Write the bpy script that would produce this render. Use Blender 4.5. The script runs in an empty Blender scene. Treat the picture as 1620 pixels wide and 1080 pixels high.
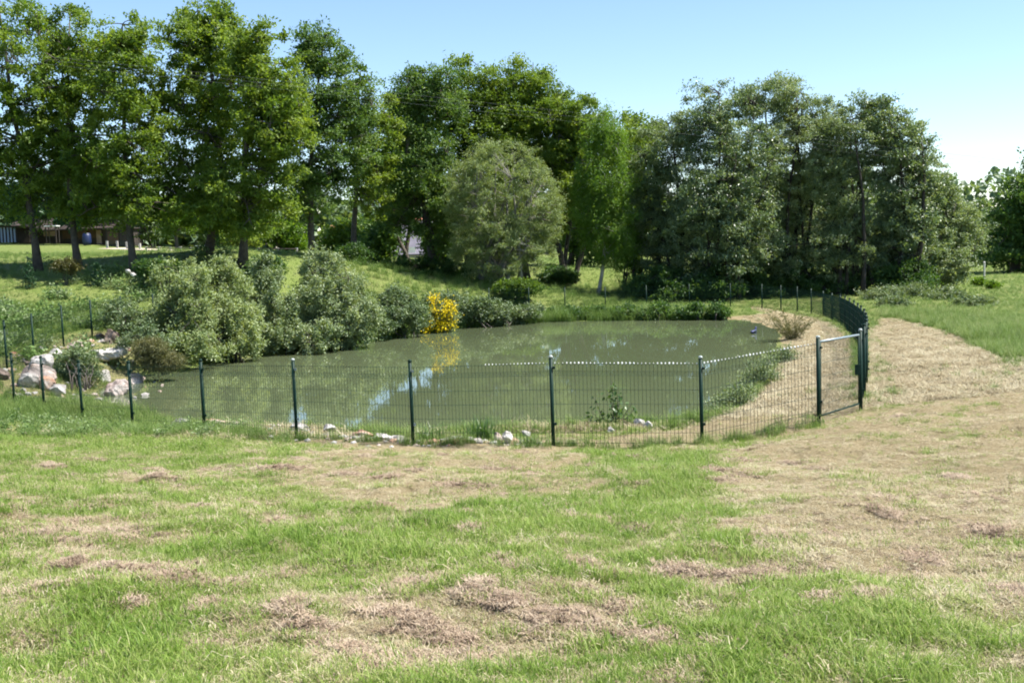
import bpy, math, random
import numpy as np
from mathutils import Vector, Matrix

R = math.radians
rng = np.random.default_rng(7)
random.seed(7)
scn = bpy.context.scene
COL = scn.collection

# ------------------------------------------------------------------ camera
EYE = 2.85
F = 1737.0                       # focal length in pixels of the 1620 px wide photograph
PITCH = math.atan(157 / F)
ROLL = R(-2.0)
cam_d = bpy.data.cameras.new('camera')
cam = bpy.data.objects.new('camera', cam_d)
COL.objects.link(cam)
cam_d.sensor_width = 36.0
cam_d.lens = 36.0 * F / 1620.0
cam_d.clip_end = 5000
cam_d.clip_start = 0.05
CR = Matrix.Rotation(math.pi / 2 - PITCH, 3, 'X') @ Matrix.Rotation(ROLL, 3, 'Z')
cam.matrix_world = Matrix.Translation((0, 0, EYE)) @ CR.to_4x4()
scn.camera = cam
CRn = np.array(CR)

# ------------------------------------------------------------------ light
SUN_EL, SUN_AZ = R(57), R(96)    # azimuth from the viewing direction towards the right
world = bpy.data.worlds.new('World')
scn.world = world
world.use_nodes = True
wn = world.node_tree.nodes
wl = world.node_tree.links
bg = wn.get('Background') or wn.new('ShaderNodeBackground')
sky = wn.new('ShaderNodeTexSky')
sky.sky_type = 'NISHITA'
sky.sun_disc = False
sky.sun_elevation = SUN_EL
sky.sun_rotation = SUN_AZ
sky.altitude = 200
sky.air_density = 1.0
sky.dust_density = 0.1
sky.ozone_density = 3.5
bg.inputs['Strength'].default_value = 0.09
wl.new(sky.outputs[0], bg.inputs['Color'])
sd = bpy.data.lights.new('sun', 'SUN')
sd.energy = 5.0
sd.angle = R(0.5)
sd.color = (1.0, 0.95, 0.86)
sun = bpy.data.objects.new('sun', sd)
COL.objects.link(sun)
svec = Vector((math.cos(SUN_EL) * math.sin(SUN_AZ), math.cos(SUN_EL) * math.cos(SUN_AZ), math.sin(SUN_EL)))
sun.rotation_euler = svec.to_track_quat('Z', 'Y').to_euler()
sun.location = (30, 20, 60)
scn.view_settings.view_transform = 'Standard'
scn.view_settings.look = 'None'
scn.view_settings.exposure = 1.25
scn.view_settings.gamma = 1
scn.view_settings.use_curve_mapping = False
scn.cycles.filter_width = 1.9
scn.cycles.max_bounces = 5
scn.cycles.diffuse_bounces = 3
scn.cycles.glossy_bounces = 2
scn.cycles.transmission_bounces = 3
scn.cycles.use_adaptive_sampling = True
scn.cycles.adaptive_threshold = 0.03
scn.cycles.transparent_max_bounces = 8
scn.cycles.caustics_reflective = False
scn.cycles.caustics_refractive = False

# ------------------------------------------------------------------ helpers
def at(u, v, d):
    """the point on the ray through pixel (u, v) whose forward distance is d"""
    r = CRn @ np.array([(u - 810) / F, (540 - v) / F, -1.0])
    return np.array([0, 0, EYE]) + r * (d / r[1])

def h01(ix, iy, s):
    n = (ix.astype(np.int64) * 374761393 + iy.astype(np.int64) * 668265263 + s * 974711) & 0x7fffffff
    n = ((n ^ (n >> 13)) * 1274126177) & 0x7fffffff
    return ((n ^ (n >> 16)) & 0xffff) / 65535.0

def vnoise(x, y, s=0):
    x = np.asarray(x, float); y = np.asarray(y, float)
    ix, iy = np.floor(x), np.floor(y)
    fx, fy = x - ix, y - iy
    fx = fx * fx * (3 - 2 * fx); fy = fy * fy * (3 - 2 * fy)
    a, b = h01(ix, iy, s), h01(ix + 1, iy, s)
    c, d = h01(ix, iy + 1, s), h01(ix + 1, iy + 1, s)
    return a + (b - a) * fx + (c - a) * fy + (a - b - c + d) * fx * fy

def fbm(x, y, s=0, o=4):
    t, a, n = 0, 1.0, 0
    for k in range(o):
        t = t + a * vnoise(x * 2 ** k, y * 2 ** k, s + k * 17)
        n += a; a *= 0.5
    return t / n

def sstep(a, b, x):
    t = np.clip((x - a) / (b - a), 0, 1)
    return t * t * (3 - 2 * t)

class MB:
    """collects faces and links them as one mesh object"""
    def __init__(s):
        s.v, s.f3, s.f4, s.m3, s.m4, s.t, s.n = [], [], [], [], [], [], 0
    def add(s, v, f3=None, f4=None, m=0, t=0.5):
        v = np.asarray(v, np.float32).reshape(-1, 3)
        s.v.append(v)
        s.t.append(np.broadcast_to(np.asarray(t, np.float32), (len(v),)).copy())
        if f3 is not None and len(f3):
            f3 = np.asarray(f3, np.int64); s.f3.append(f3 + s.n); s.m3.append(np.full(len(f3), m, np.int32))
        if f4 is not None and len(f4):
            f4 = np.asarray(f4, np.int64); s.f4.append(f4 + s.n); s.m4.append(np.full(len(f4), m, np.int32))
        s.n += len(v)
        return s
    def box(s, c, d, m=0, t=0.5, rz=0.0):
        x, y, z = np.array(d) / 2
        v = np.array([[-x, -y, -z], [x, -y, -z], [x, y, -z], [-x, y, -z], [-x, -y, z], [x, -y, z], [x, y, z], [-x, y, z]])
        ca, sa = math.cos(rz), math.sin(rz)
        v = np.c_[v[:, 0] * ca - v[:, 1] * sa, v[:, 0] * sa + v[:, 1] * ca, v[:, 2]] + np.array(c)
        return s.add(v, f4=[[0, 3, 2, 1], [4, 5, 6, 7], [0, 1, 5, 4], [1, 2, 6, 5], [2, 3, 7, 6], [3, 0, 4, 7]], m=m, t=t)
    def tube(s, p, r, n=5, m=0, t=0.5, cap=True):
        p = np.asarray(p, float); k = len(p)
        r = np.broadcast_to(np.asarray(r, float), (k,))
        d = np.gradient(p, axis=0)
        d /= np.linalg.norm(d, axis=1)[:, None] + 1e-9
        ref = np.array([0, 0, 1.0]) if abs(d[0][2]) < 0.9 else np.array([1.0, 0, 0])
        a = np.cross(d, ref); a /= np.linalg.norm(a, axis=1)[:, None] + 1e-9
        b = np.cross(d, a)
        ang = np.arange(n) * 2 * math.pi / n
        v = p[:, None] + r[:, None, None] * (a[:, None] * np.cos(ang)[None, :, None] + b[:, None] * np.sin(ang)[None, :, None])
        i = np.arange(k - 1)[:, None] * n; j = np.arange(n)[None]
        q = np.stack([i + j, i + (j + 1) % n, i + n + (j + 1) % n, i + n + j], -1).reshape(-1, 4)
        s.add(v.reshape(-1, 3), f4=q, m=m, t=t)
        if cap:
            f = [[0, jj + 1, jj] for jj in range(1, n - 1)] if n > 2 else []
            o = (k - 1) * n
            g = [[o, o + jj, o + jj + 1] for jj in range(1, n - 1)]
            s.f3.append(np.array(f + g) + s.n - k * n); s.m3.append(np.full(len(f + g), m, np.int32))
        return s
    def build(s, name, mats, parent=None, smooth=False, loc=None, link=True):
        me = bpy.data.meshes.new(name)
        v = np.concatenate(s.v) if s.v else np.zeros((0, 3), np.float32)
        if loc is not None:
            v = v - np.asarray(loc, np.float32)
        f3 = np.concatenate(s.f3) if s.f3 else np.zeros((0, 3), np.int64)
        f4 = np.concatenate(s.f4) if s.f4 else np.zeros((0, 4), np.int64)
        nl = len(f3) * 3 + len(f4) * 4
        me.vertices.add(len(v)); me.vertices.foreach_set('co', v.astype(np.float32).ravel())
        me.loops.add(nl); me.polygons.add(len(f3) + len(f4))
        me.loops.foreach_set('vertex_index', np.concatenate([f3.ravel(), f4.ravel()]).astype(np.int32))
        me.polygons.foreach_set('loop_start', np.concatenate([np.arange(len(f3)) * 3, len(f3) * 3 + np.arange(len(f4)) * 4]).astype(np.int32))
        if not isinstance(mats, (list, tuple)): mats = [mats]
        for mm in mats: me.materials.append(mm)
        mi = np.concatenate([np.concatenate(s.m3) if s.m3 else np.zeros(0, np.int32), np.concatenate(s.m4) if s.m4 else np.zeros(0, np.int32)])
        me.polygons.foreach_set('material_index', mi.astype(np.int32))
        me.update(calc_edges=True)
        me.polygons.foreach_set('use_smooth', np.full(len(mi), smooth))
        at_ = me.attributes.new('tint', 'FLOAT', 'POINT')
        at_.data.foreach_set('value', np.concatenate(s.t))
        o = bpy.data.objects.new(name, me)
        if link: COL.objects.link(o)
        if parent is not None: o.parent = parent
        if loc is not None and parent is None: o.location = [float(q) for q in loc]
        return o

def tag(o, label=None, cat=None, group=None, kind=None):
    if label: o['label'] = label
    if cat: o['category'] = cat
    if group: o['group'] = group
    if kind: o['kind'] = kind
    return o

def empty(name, loc):
    o = bpy.data.objects.new(name, None)
    COL.objects.link(o)
    o.location = [float(q) for q in loc]
    return o

# ------------------------------------------------------------------ materials
def mat(name, build):
    m = bpy.data.materials.new(name)
    m.use_nodes = True
    nt = m.node_tree
    nt.nodes.clear()
    out = nt.nodes.new('ShaderNodeOutputMaterial')
    build(nt, nt.nodes, nt.links, out)
    return m

def N(ns, kind, **kw):
    n = ns.new(kind)
    for k, v in kw.items():
        if k in n.inputs: n.inputs[k].default_value = v
        else: setattr(n, k, v)
    return n

def ramp(ns, stops):
    n = ns.new('ShaderNodeValToRGB')
    e = n.color_ramp.elements
    e[0].position, e[0].color = stops[0][0], (*stops[0][1], 1)
    e[1].position, e[1].color = stops[-1][0], (*stops[-1][1], 1)
    for p, c in stops[1:-1]:
        q = e.new(p); q.color = (*c, 1)
    return n

def leaf_mat(name, c0, c1, c2, trans=0.38, rough=0.5, spec=0.35, attr='GEOMETRY'):
    def b(nt, ns, ls, out):
        a = N(ns, 'ShaderNodeAttribute', attribute_name='tint', attribute_type=attr)
        r = ramp(ns, [(0, c0), (0.5, c1), (1, c2)])
        ls.new(a.outputs['Fac'], r.inputs[0])
        p = N(ns, 'ShaderNodeBsdfPrincipled', Roughness=rough)
        p.inputs['Specular IOR Level'].default_value = spec
        ls.new(r.outputs[0], p.inputs['Base Color'])
        t = ns.new('ShaderNodeBsdfTranslucent')
        hs = N(ns, 'ShaderNodeMix', data_type='RGBA', blend_type='MULTIPLY')
        hs.inputs[0].default_value = 1.0
        hs.inputs['B'].default_value = (1.5, 1.45, 0.5, 1)
        ls.new(r.outputs[0], hs.inputs['A'])
        ls.new(hs.outputs['Result'], t.inputs['Color'])
        mx = N(ns, 'ShaderNodeMixShader'); mx.inputs[0].default_value = trans
        ls.new(p.outputs[0], mx.inputs[1]); ls.new(t.outputs[0], mx.inputs[2])
        ls.new(mx.outputs[0], out.inputs[0])
    return mat(name, b)

def simple(name, col, rough=0.6, metal=0.0, spec=0.5, noise=None, scale=4.0, bump=0.0, bscale=20):
    def b(nt, ns, ls, out):
        p = N(ns, 'ShaderNodeBsdfPrincipled', Roughness=rough, Metallic=metal)
        p.inputs['Specular IOR Level'].default_value = spec
        p.inputs['Base Color'].default_value = (*col, 1)
        tc = ns.new('ShaderNodeTexCoord')
        if noise:
            n = N(ns, 'ShaderNodeTexNoise', Scale=scale, Detail=6.0, Roughness=0.6)
            ls.new(tc.outputs['Object'], n.inputs['Vector'])
            r = ramp(ns, [(0.33, col), (0.67, noise)])
            ls.new(n.outputs['Fac'], r.inputs[0]); ls.new(r.outputs[0], p.inputs['Base Color'])
        if bump:
            n2 = N(ns, 'ShaderNodeTexNoise', Scale=bscale, Detail=5.0)
            ls.new(tc.outputs['Object'], n2.inputs['Vector'])
            bm = N(ns, 'ShaderNodeBump', Strength=bump, Distance=0.05)
            ls.new(n2.outputs['Fac'], bm.inputs['Height']); ls.new(bm.outputs[0], p.inputs['Normal'])
        ls.new(p.outputs[0], out.inputs[0])
    return mat(name, b)

M = {}
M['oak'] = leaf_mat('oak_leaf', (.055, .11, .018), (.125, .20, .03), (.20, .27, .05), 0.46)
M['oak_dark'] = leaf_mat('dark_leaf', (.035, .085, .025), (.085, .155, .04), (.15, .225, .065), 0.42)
M['lime'] = leaf_mat('lime_leaf', (.06, .12, .012), (.11, .20, .02), (.16, .25, .03), 0.5)
M['willow'] = leaf_mat('willow_leaf', (.11, .16, .055), (.20, .26, .11), (.31, .37, .19), 0.34, 0.5, 0.45)
M['sallow'] = leaf_mat('sallow_leaf', (.075, .12, .05), (.165, .225, .11), (.30, .36, .21), 0.32, 0.5, 0.5)
M['alder'] = leaf_mat('alder_leaf', (.05, .095, .045), (.13, .19, .095), (.27, .33, .20), 0.34, 0.4, 0.6)
M['birch'] = leaf_mat('birch_leaf', (.07, .15, .02), (.12, .22, .035), (.17, .27, .05), 0.45)
M['bramble'] = leaf_mat('bramble_leaf', (.055, .095, .035), (.12, .175, .08), (.21, .26, .14), 0.28, 0.5, 0.5)
M['yellow'] = leaf_mat('broom_flower', (.52, .38, .005), (.62, .48, .008), (.70, .58, .015), 0.12, 0.6, 0.2)
M['conifer'] = leaf_mat('conifer_leaf', (.015, .05, .022), (.025, .075, .03), (.05, .11, .04), 0.1)
M['dry_twig'] = leaf_mat('dry_twig', (.10, .075, .045), (.19, .145, .09), (.30, .24, .16), 0.2)
M['olive_dry'] = leaf_mat('olive_dry', (.08, .09, .035), (.15, .155, .07), (.25, .235, .13), 0.25)
M['rust_leaf'] = leaf_mat('rust_leaf', (.045, .05, .014), (.08, .08, .022), (.11, .10, .03), 0.3)
M['bark'] = simple('bark', (.045, .037, .03), 0.9, noise=(.10, .085, .07), scale=6, bump=0.6)
M['bark_pale'] = simple('pale_bark', (.14, .13, .11), 0.85, noise=(.26, .25, .22), scale=5, bump=0.4)
M['bark_birch'] = simple('birch_bark', (.45, .44, .41), 0.7, noise=(.16, .15, .13), scale=3, bump=0.2)
M['green_paint'] = simple('green_powder_paint', (.004, .020, .014), 0.5, spec=0.16, noise=(.006, .026, .018), scale=9)
M['cap'] = simple('cap_glint_paint', (.34, .38, .37), 0.3, spec=0.6)  # pale colour stands in for the glint on a few post caps
M['galv'] = simple('galvanised', (.22, .27, .29), 0.45, metal=0.4)
M['tip'] = simple('wire_glint_paint', (.85, .85, .83), 0.3)  # near-white colour painted in for sun glints on the wire tops

# ------------------------------------------------------------------ land
WZ = -0.65
def W(u, v):
    r = CRn @ np.array([(u - 810) / F, (540 - v) / F, -1.0])
    p = np.array([0, 0, EYE]) + r * ((WZ - EYE) / r[2])
    return p[:2]
shore = np.array([W(*q) for q in [(150, 618), (178, 606), (232, 592), (300, 584), (340, 572), (400, 566), (470, 557), (560, 546), (605, 537),
    (665, 526), (760, 516), (860, 509), (1000, 507), (1140, 505), (1172, 506), (1215, 516), (1236, 527), (1226, 545), (1226, 562),
    (1195, 592), (1150, 640), (1112, 672), (1060, 683), (980, 687), (900, 693), (800, 699), (700, 700), (600, 694), (500, 687), (400, 679),
    (300, 668), (225, 655), (165, 638)]])
def chaikin(p, k=2):
    for _ in range(k):
        q = np.roll(p, -1, 0)
        p = np.stack([p * .75 + q * .25, p * .25 + q * .75], 1).reshape(-1, 2)
    return p
shore = chaikin(shore, 2)
def sdist(x, y):
    """signed distance to the shoreline, negative over the water"""
    x = np.asarray(x, float).ravel(); y = np.asarray(y, float).ravel()
    out = np.full(len(x), 99.0)
    m = (x > -20) & (x < 20) & (y > 12) & (y < 56)
    P = np.c_[x[m], y[m]]
    if len(P) == 0: return out
    A, B = shore, np.roll(shore, -1, 0)
    best = np.full(len(P), 1e9); ins = np.zeros(len(P), bool)
    for a, b in zip(A, B):
        ab = b - a
        t = np.clip(((P - a) @ ab) / (ab @ ab + 1e-12), 0, 1)
        dd = np.hypot(P[:, 0] - a[0] - t * ab[0], P[:, 1] - a[1] - t * ab[1])
        best = np.minimum(best, dd)
        c = ((a[1] > P[:, 1]) != (b[1] > P[:, 1])) & (P[:, 0] < (b[0] - a[0]) * (P[:, 1] - a[1]) / (b[1] - a[1] + 1e-12) + a[0])
        ins ^= c
    out[m] = np.where(ins, -best, best)
    return out

# fence posts: pixel of the top, forward distance, height out of the ground
POSTS = [(1361, 520, 16.9, 1.26), (1367, 512, 18.8, 1.22), (1370, 505, 20.8, 1.22), (1371, 500, 22.8, 1.2), (1370, 494, 24.8, 1.2),
    (1367, 488, 26.8, 1.2), (1362, 483, 28.8, 1.2), (1357, 479, 30.8, 1.2), (1351, 475, 32.8, 1.2), (1344, 471, 34.8, 1.18), (1337, 468, 36.8, 1.15),
    (1329, 465, 38.9, 1.12), (1316, 462, 41, 1.08), (1302, 459, 43.4, 1.05), (1283, 455, 45.5, 1.05), (1261, 452, 46.8, 1.1), (1235, 450, 48.2, 1.15),
    (1205, 448, 50, 1.15), (1155, 447, 51.5, 1.15), (1090, 448, 52.3, 1.15), (1022, 450, 52.3, 1.15), (957, 452, 52, 1.15), (893, 453, 51.5, 1.15),
    (836, 453, 50.8, 1.15), (773, 454, 50, 1.15), (708, 456, 49.2, 1.15), (640, 457, 48.4, 1.15), (570, 458, 47.5, 1.15), (500, 459, 46, 1.15),
    (430, 459, 44.4, 1.15), (362, 460, 42.4, 1.2), (300, 461, 39.8, 1.2), (241, 463, 37.2, 1.2), (190, 467, 35.4, 1.2), (142, 473, 33.6, 1.25), (96, 481, 32, 1.25),
    (49, 494, 30, 1.25), (5.5, 506, 28, 1.25), (-32, 524, 26, 1.25), (17, 558, 24.3, 1.2), (64, 563, 22.7, 1.2), (124, 570, 21.2, 1.2),
    (203, 571, 19.8, 1.2), (317, 568, 18.3, 1.24), (463, 567, 17.0, 1.26), (648, 569, 15.9, 1.26), (871, 562, 15.0, 1.26), (1108, 563, 15.1, 1.26), (1294, 531, 15.6, 1.26)]
PT = [at(u, v, d) for u, v, d, h in POSTS]

anch = [(0, 0, 1.25), (0, -8, 1.7), (-8, -2, 1.7), (8, -2, 1.3), (0, 5, .98), (0, 10, .50), (-5, 6, 1.05), (5, 6, .95), (-8, 11, .7), (5, 11, .45), (-12, 16, .55),
        (8, 14, .42), (10, 22, .15), (13, 30, -.05), (15, 40, -.35), (16, 50, -.45), (12, 57, -.35), (6, 60, -.1), (2, 62, .3), (-4, 62, .9),
        (20, 30, .05), (24, 45, -.3), (30, 70, -.7), (45, 90, -.7), (30, 120, .2), (-18, 30, .8), (-20, 20, 1.2), (-19, 38, 1.3), (-30, 30, 2.0)]
for u, v, d in [(65, 428, 46), (215, 430, 45), (385, 414, 46), (497, 404, 52), (700, 438, 56), (800, 446, 54), (640, 408, 85), (100, 386, 98), (0, 386, 98),
                (300, 395, 90), (310, 406, 62), (230, 405, 64), (150, 402, 64), (50, 400, 64), (400, 406, 64), (440, 404, 76), (350, 402, 76), (250, 402, 76), (160, 394, 80), (900, 432, 64), (1000, 445, 60)]:
    p = at(u, v, d); anch.append((p[0], p[1], p[2]))
for (u, v, d, h), p in zip(POSTS, PT):
    anch.append((p[0], p[1], p[2] - h))
for a in range(0, 360, 30):
    for r_, zz in ((220, 1.0), (600, 1.5)):
        x, y = r_ * math.sin(R(a)), r_ * math.cos(R(a))
        anch.append((x, y, zz + (-x / r_) * (3.5 if r_ == 220 else 4.0)))
anch = np.array(anch)
_d = np.sqrt(((anch[:, None, :2] - anch[None, :, :2]) ** 2).sum(-1) + 1.0)
_n = len(anch)
A_ = np.zeros((_n + 1, _n + 1)); A_[:_n, :_n] = _d; A_[:_n, _n] = 1; A_[_n, :_n] = 1
A_[:_n, :_n] -= np.eye(_n) * 0.15
w_ = np.linalg.solve(A_, np.r_[anch[:, 2], 0])
def H0(x, y):
    x = np.asarray(x, float); y = np.asarray(y, float); sh = x.shape
    x = x.ravel(); y = y.ravel()
    z = np.full(len(x), w_[_n])
    for i in range(_n):
        z = z + w_[i] * np.sqrt((x - anch[i, 0]) ** 2 + (y - anch[i, 1]) ** 2 + 1.0)
    return z.reshape(sh)
def H(x, y, fine=True):
    x = np.asarray(x, float); y = np.asarray(y, float); sh = x.shape
    z = H0(x, y).ravel()
    s = sdist(x, y)
    z = np.maximum(z, WZ + 0.12)
    k = sstep(0.0, 1.7, s)
    z = np.where(s > 0, WZ + (z - WZ) * k, WZ - 0.7 * sstep(0, 1.5, -s))
    if fine:
        xr, yr = x.ravel(), y.ravel()
        r = np.hypot(xr, yr)
        far = 1 / (1 + (r / 40) ** 2)
        z = z + (fbm(xr * .8, yr * .8, 3) - .5) * .16 * (0.4 + far) * sstep(-.2, .8, s)
        z = z + (fbm(xr * 4.5, yr * 4.5, 11, 3) - .5) * .07 * far * sstep(-.2, .8, s)
    return z.reshape(sh)
def H1(x, y): return float(H(np.array([x]), np.array([y]))[0])
def G(u, v, dmin=3.0, dmax=400):
    """where the ray through a pixel meets the land"""
    r = CRn @ np.array([(u - 810) / F, (540 - v) / F, -1.0])
    ds = np.geomspace(dmin, dmax, 500)
    P = np.array([0, 0, EYE]) + r[None] * (ds / r[1])[:, None]
    z = H0(P[:, 0], P[:, 1])
    z = np.maximum(z, WZ + .02)
    k = np.argmax(P[:, 2] < z)
    return P[k] if P[k, 2] < z[k] else P[-1]
def inimg(x, y, z):
    q = (np.c_[x, y, z] - np.array([0, 0, EYE])) @ CRn
    return 810 - F * q[:, 0] / q[:, 2], 540 + F * q[:, 1] / q[:, 2]

# dryness of the sward: 1 = cut and bleached, 0 = lush
ZONES = []   # (x, y, rx, ry, rot, amount) on the ground
def zone(u, v, du, dv, amt):
    c, e, n = G(u, v), G(u + du, v), G(u, v - dv)
    s = G(u, v + dv)
    ZONES.append((c[0], (n[1] + s[1]) / 2, abs(e[0] - c[0]), max(.15, (n[1] - s[1]) / 2), amt))
for z in [(560, 990, 200, 50, .3), (860, 975, 110, 36, .45), (240, 925, 90, 26, .35), (620, 1050, 140, 26, .4), (1150, 915, 90, 18, .35),
          (880, 1040, 120, 18, .3), (50, 855, 60, 20, .3), (250, 765, 60, 22, .3), (330, 600, 60, 12, .3), (1480, 980, 110, 30, .2),
          (1040, 745, 130, 28, -.6), (1020, 815, 190, 36, -.45), (760, 840, 260, 35, -.3), (1350, 1040, 230, 40, -.3), (900, 1070, 200, 30, -.2), (400, 650, 420, 18, -.35),
          (110, 700, 250, 50, -.2), (200, 1040, 160, 40, -.3), (420, 880, 200, 30, -.2), (1440, 800, 60, 14, -.3), (1470, 650, 60, 14, -.25), (1590, 770, 60, 20, -.25), (1560, 600, 50, 10, -.2)]:
    zone(*z)
def poly_sd(poly, x, y):
    P = np.c_[np.ravel(x), np.ravel(y)]
    best = np.full(len(P), 1e9); ins = np.zeros(len(P), bool)
    for a, b in zip(poly, np.roll(poly, -1, 0)):
        ab = b - a
        t = np.clip(((P - a) @ ab) / (ab @ ab + 1e-12), 0, 1)
        best = np.minimum(best, np.hypot(P[:, 0] - a[0] - t * ab[0], P[:, 1] - a[1] - t * ab[1]))
        ins ^= ((a[1] > P[:, 1]) != (b[1] > P[:, 1])) & (P[:, 0] < (b[0] - a[0]) * (P[:, 1] - a[1]) / (b[1] - a[1] + 1e-12) + a[0])
    return np.where(ins, -best, best).reshape(np.shape(x))
def gpoly(pts): return np.array([G(u, v)[:2] for u, v in pts])
POLYS = [(gpoly([(1375, 520), (1395, 505), (1430, 507), (1500, 525), (1620, 583), (1720, 640), (1720, 1010), (1560, 965), (1330, 900), (1230, 860), (1190, 800), (1115, 768), (1130, 740),
                 (1180, 715), (1290, 690), (1370, 650)]), .62),
         (gpoly([(1120, 702), (1290, 672), (1355, 645), (1345, 540), (1312, 510), (1200, 487), (1150, 487), (1150, 506), (1235, 525), (1240, 560), (1160, 650), (1110, 675), (900, 697), (880, 708)]), .7),
         (gpoly([(290, 674), (460, 692), (650, 712), (880, 714), (900, 694), (700, 698), (460, 679), (290, 662)]), .75),
         (gpoly([(430, 730), (560, 705), (700, 701), (900, 710), (950, 735), (930, 775), (860, 790), (700, 803), (560, 792), (450, 765)]), .42)]
HEAPZ0 = gpoly([(-25, 590), (30, 556), (100, 540), (140, 524), (208, 524), (236, 600), (100, 632), (-20, 622)])
VERGE = gpoly([(1385, 500), (1430, 507), (1500, 525), (1620, 583), (1760, 660), (1900, 560), (1560, 500), (1400, 490)])
def dry(x, y):
    wx = x + (fbm(x * .9, y * .9, 41) - .5) * 1.3; wy = y + (fbm(x * .9, y * .9, 57) - .5) * 1.3
    d = np.full(np.shape(x), .38)
    for cx, cy, rx, ry, a in ZONES:
        q = ((wx - cx) / rx) ** 2 + ((wy - cy) / ry) ** 2
        d = d + a * np.exp(-q ** 1.5 * .8)
    for pl_, a in POLYS:
        far_ = pl_[:, 1].max() > 30
        sd_ = poly_sd(pl_, wx * .6 + x * .4 if far_ else wx, wy * .6 + y * .4 if far_ else wy)
        d = d + a * (1 - sstep(-.35, .35, sd_)) + (.16 * np.sin(sd_ * 6.3 / 1.1) * (sd_ < 0) if a == .62 else 0)
    d = d + (fbm(x * 1.3, y * 2.4, 71) - .5) * 1.1 + (fbm(x * 4.5, y * 7, 77, 3) - .5) * 1.25
    inp = np.minimum(poly_sd(POLYS[0][0], x, y), poly_sd(POLYS[1][0], x, y)) < 0
    d = np.where((y > 22) & ~inp, np.minimum(d, .3), d)
    d = np.where((x < -9) | ((y > 46) & (x < 11)) | (y > 60), np.minimum(d, .18), d)
    d = np.maximum(d, .5 * (1 - sstep(-.3, .3, poly_sd(HEAPZ0, x, y))))
    return np.clip(d, 0, 1)

def ground_build(nt, ns, ls, out):
    a = N(ns, 'ShaderNodeAttribute', attribute_name='dry')
    geo = ns.new('ShaderNodeNewGeometry')
    n1 = N(ns, 'ShaderNodeTexNoise', Scale=9.0, Detail=8.0, Roughness=.7)
    n2 = N(ns, 'ShaderNodeTexNoise', Scale=60.0, Detail=4.0, Roughness=.7)
    n3 = N(ns, 'ShaderNodeTexNoise', Scale=.35, Detail=5.0, Roughness=.6)
    for n in (n1, n2, n3): ls.new(geo.outputs['Position'], n.inputs['Vector'])
    g = ramp(ns, [(.3, (.06, .085, .02)), (.5, (.12, .16, .04)), (.7, (.20, .24, .075))])
    s = ramp(ns, [(.25, (.11, .075, .045)), (.5, (.24, .195, .11)), (.75, (.36, .305, .19))])
    ad = N(ns, 'ShaderNodeMath', operation='ADD'); ls.new(n1.outputs['Fac'], ad.inputs[0]); ls.new(n2.outputs['Fac'], ad.inputs[1])
    hf = N(ns, 'ShaderNodeMath', operation='MULTIPLY'); hf.inputs[1].default_value = .5; ls.new(ad.outputs[0], hf.inputs[0])
    ls.new(hf.outputs[0], g.inputs[0]); ls.new(hf.outputs[0], s.inputs[0])
    # dryness with fine break-up
    m1 = N(ns, 'ShaderNodeMath', operation='SUBTRACT'); ls.new(n1.outputs['Fac'], m1.inputs[0]); m1.inputs[1].default_value = .5
    m2 = N(ns, 'ShaderNodeMath', operation='MULTIPLY_ADD'); ls.new(m1.outputs[0], m2.inputs[0]); m2.inputs[1].default_value = 1.1; ls.new(a.outputs['Fac'], m2.inputs[2])
    m3 = N(ns, 'ShaderNodeMath', operation='SUBTRACT'); ls.new(n3.outputs['Fac'], m3.inputs[0]); m3.inputs[1].default_value = .5
    m4 = N(ns, 'ShaderNodeMath', operation='MULTIPLY_ADD'); ls.new(m3.outputs[0], m4.inputs[0]); m4.inputs[1].default_value = .6; ls.new(m2.outputs[0], m4.inputs[2])
    mr = N(ns, 'ShaderNodeMapRange'); mr.inputs['From Min'].default_value = .15; mr.inputs['From Max'].default_value = .75
    ls.new(m4.outputs[0], mr.inputs['Value'])
    mx = N(ns, 'ShaderNodeMix', data_type='RGBA')
    ls.new(mr.outputs[0], mx.inputs[0]); ls.new(g.outputs[0], mx.inputs['A']); ls.new(s.outputs[0], mx.inputs['B'])
    p = N(ns, 'ShaderNodeBsdfPrincipled', Roughness=.95); p.inputs['Specular IOR Level'].default_value = .1
    ls.new(mx.outputs['Result'], p.inputs['Base Color'])
    bm = N(ns, 'ShaderNodeBump', Strength=.9, Distance=.05); ls.new(hf.outputs[0], bm.inputs['Height']); ls.new(bm.outputs[0], p.inputs['Normal'])
    ls.new(p.outputs[0], out.inputs[0])
M['ground'] = mat('sward', ground_build)

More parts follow.
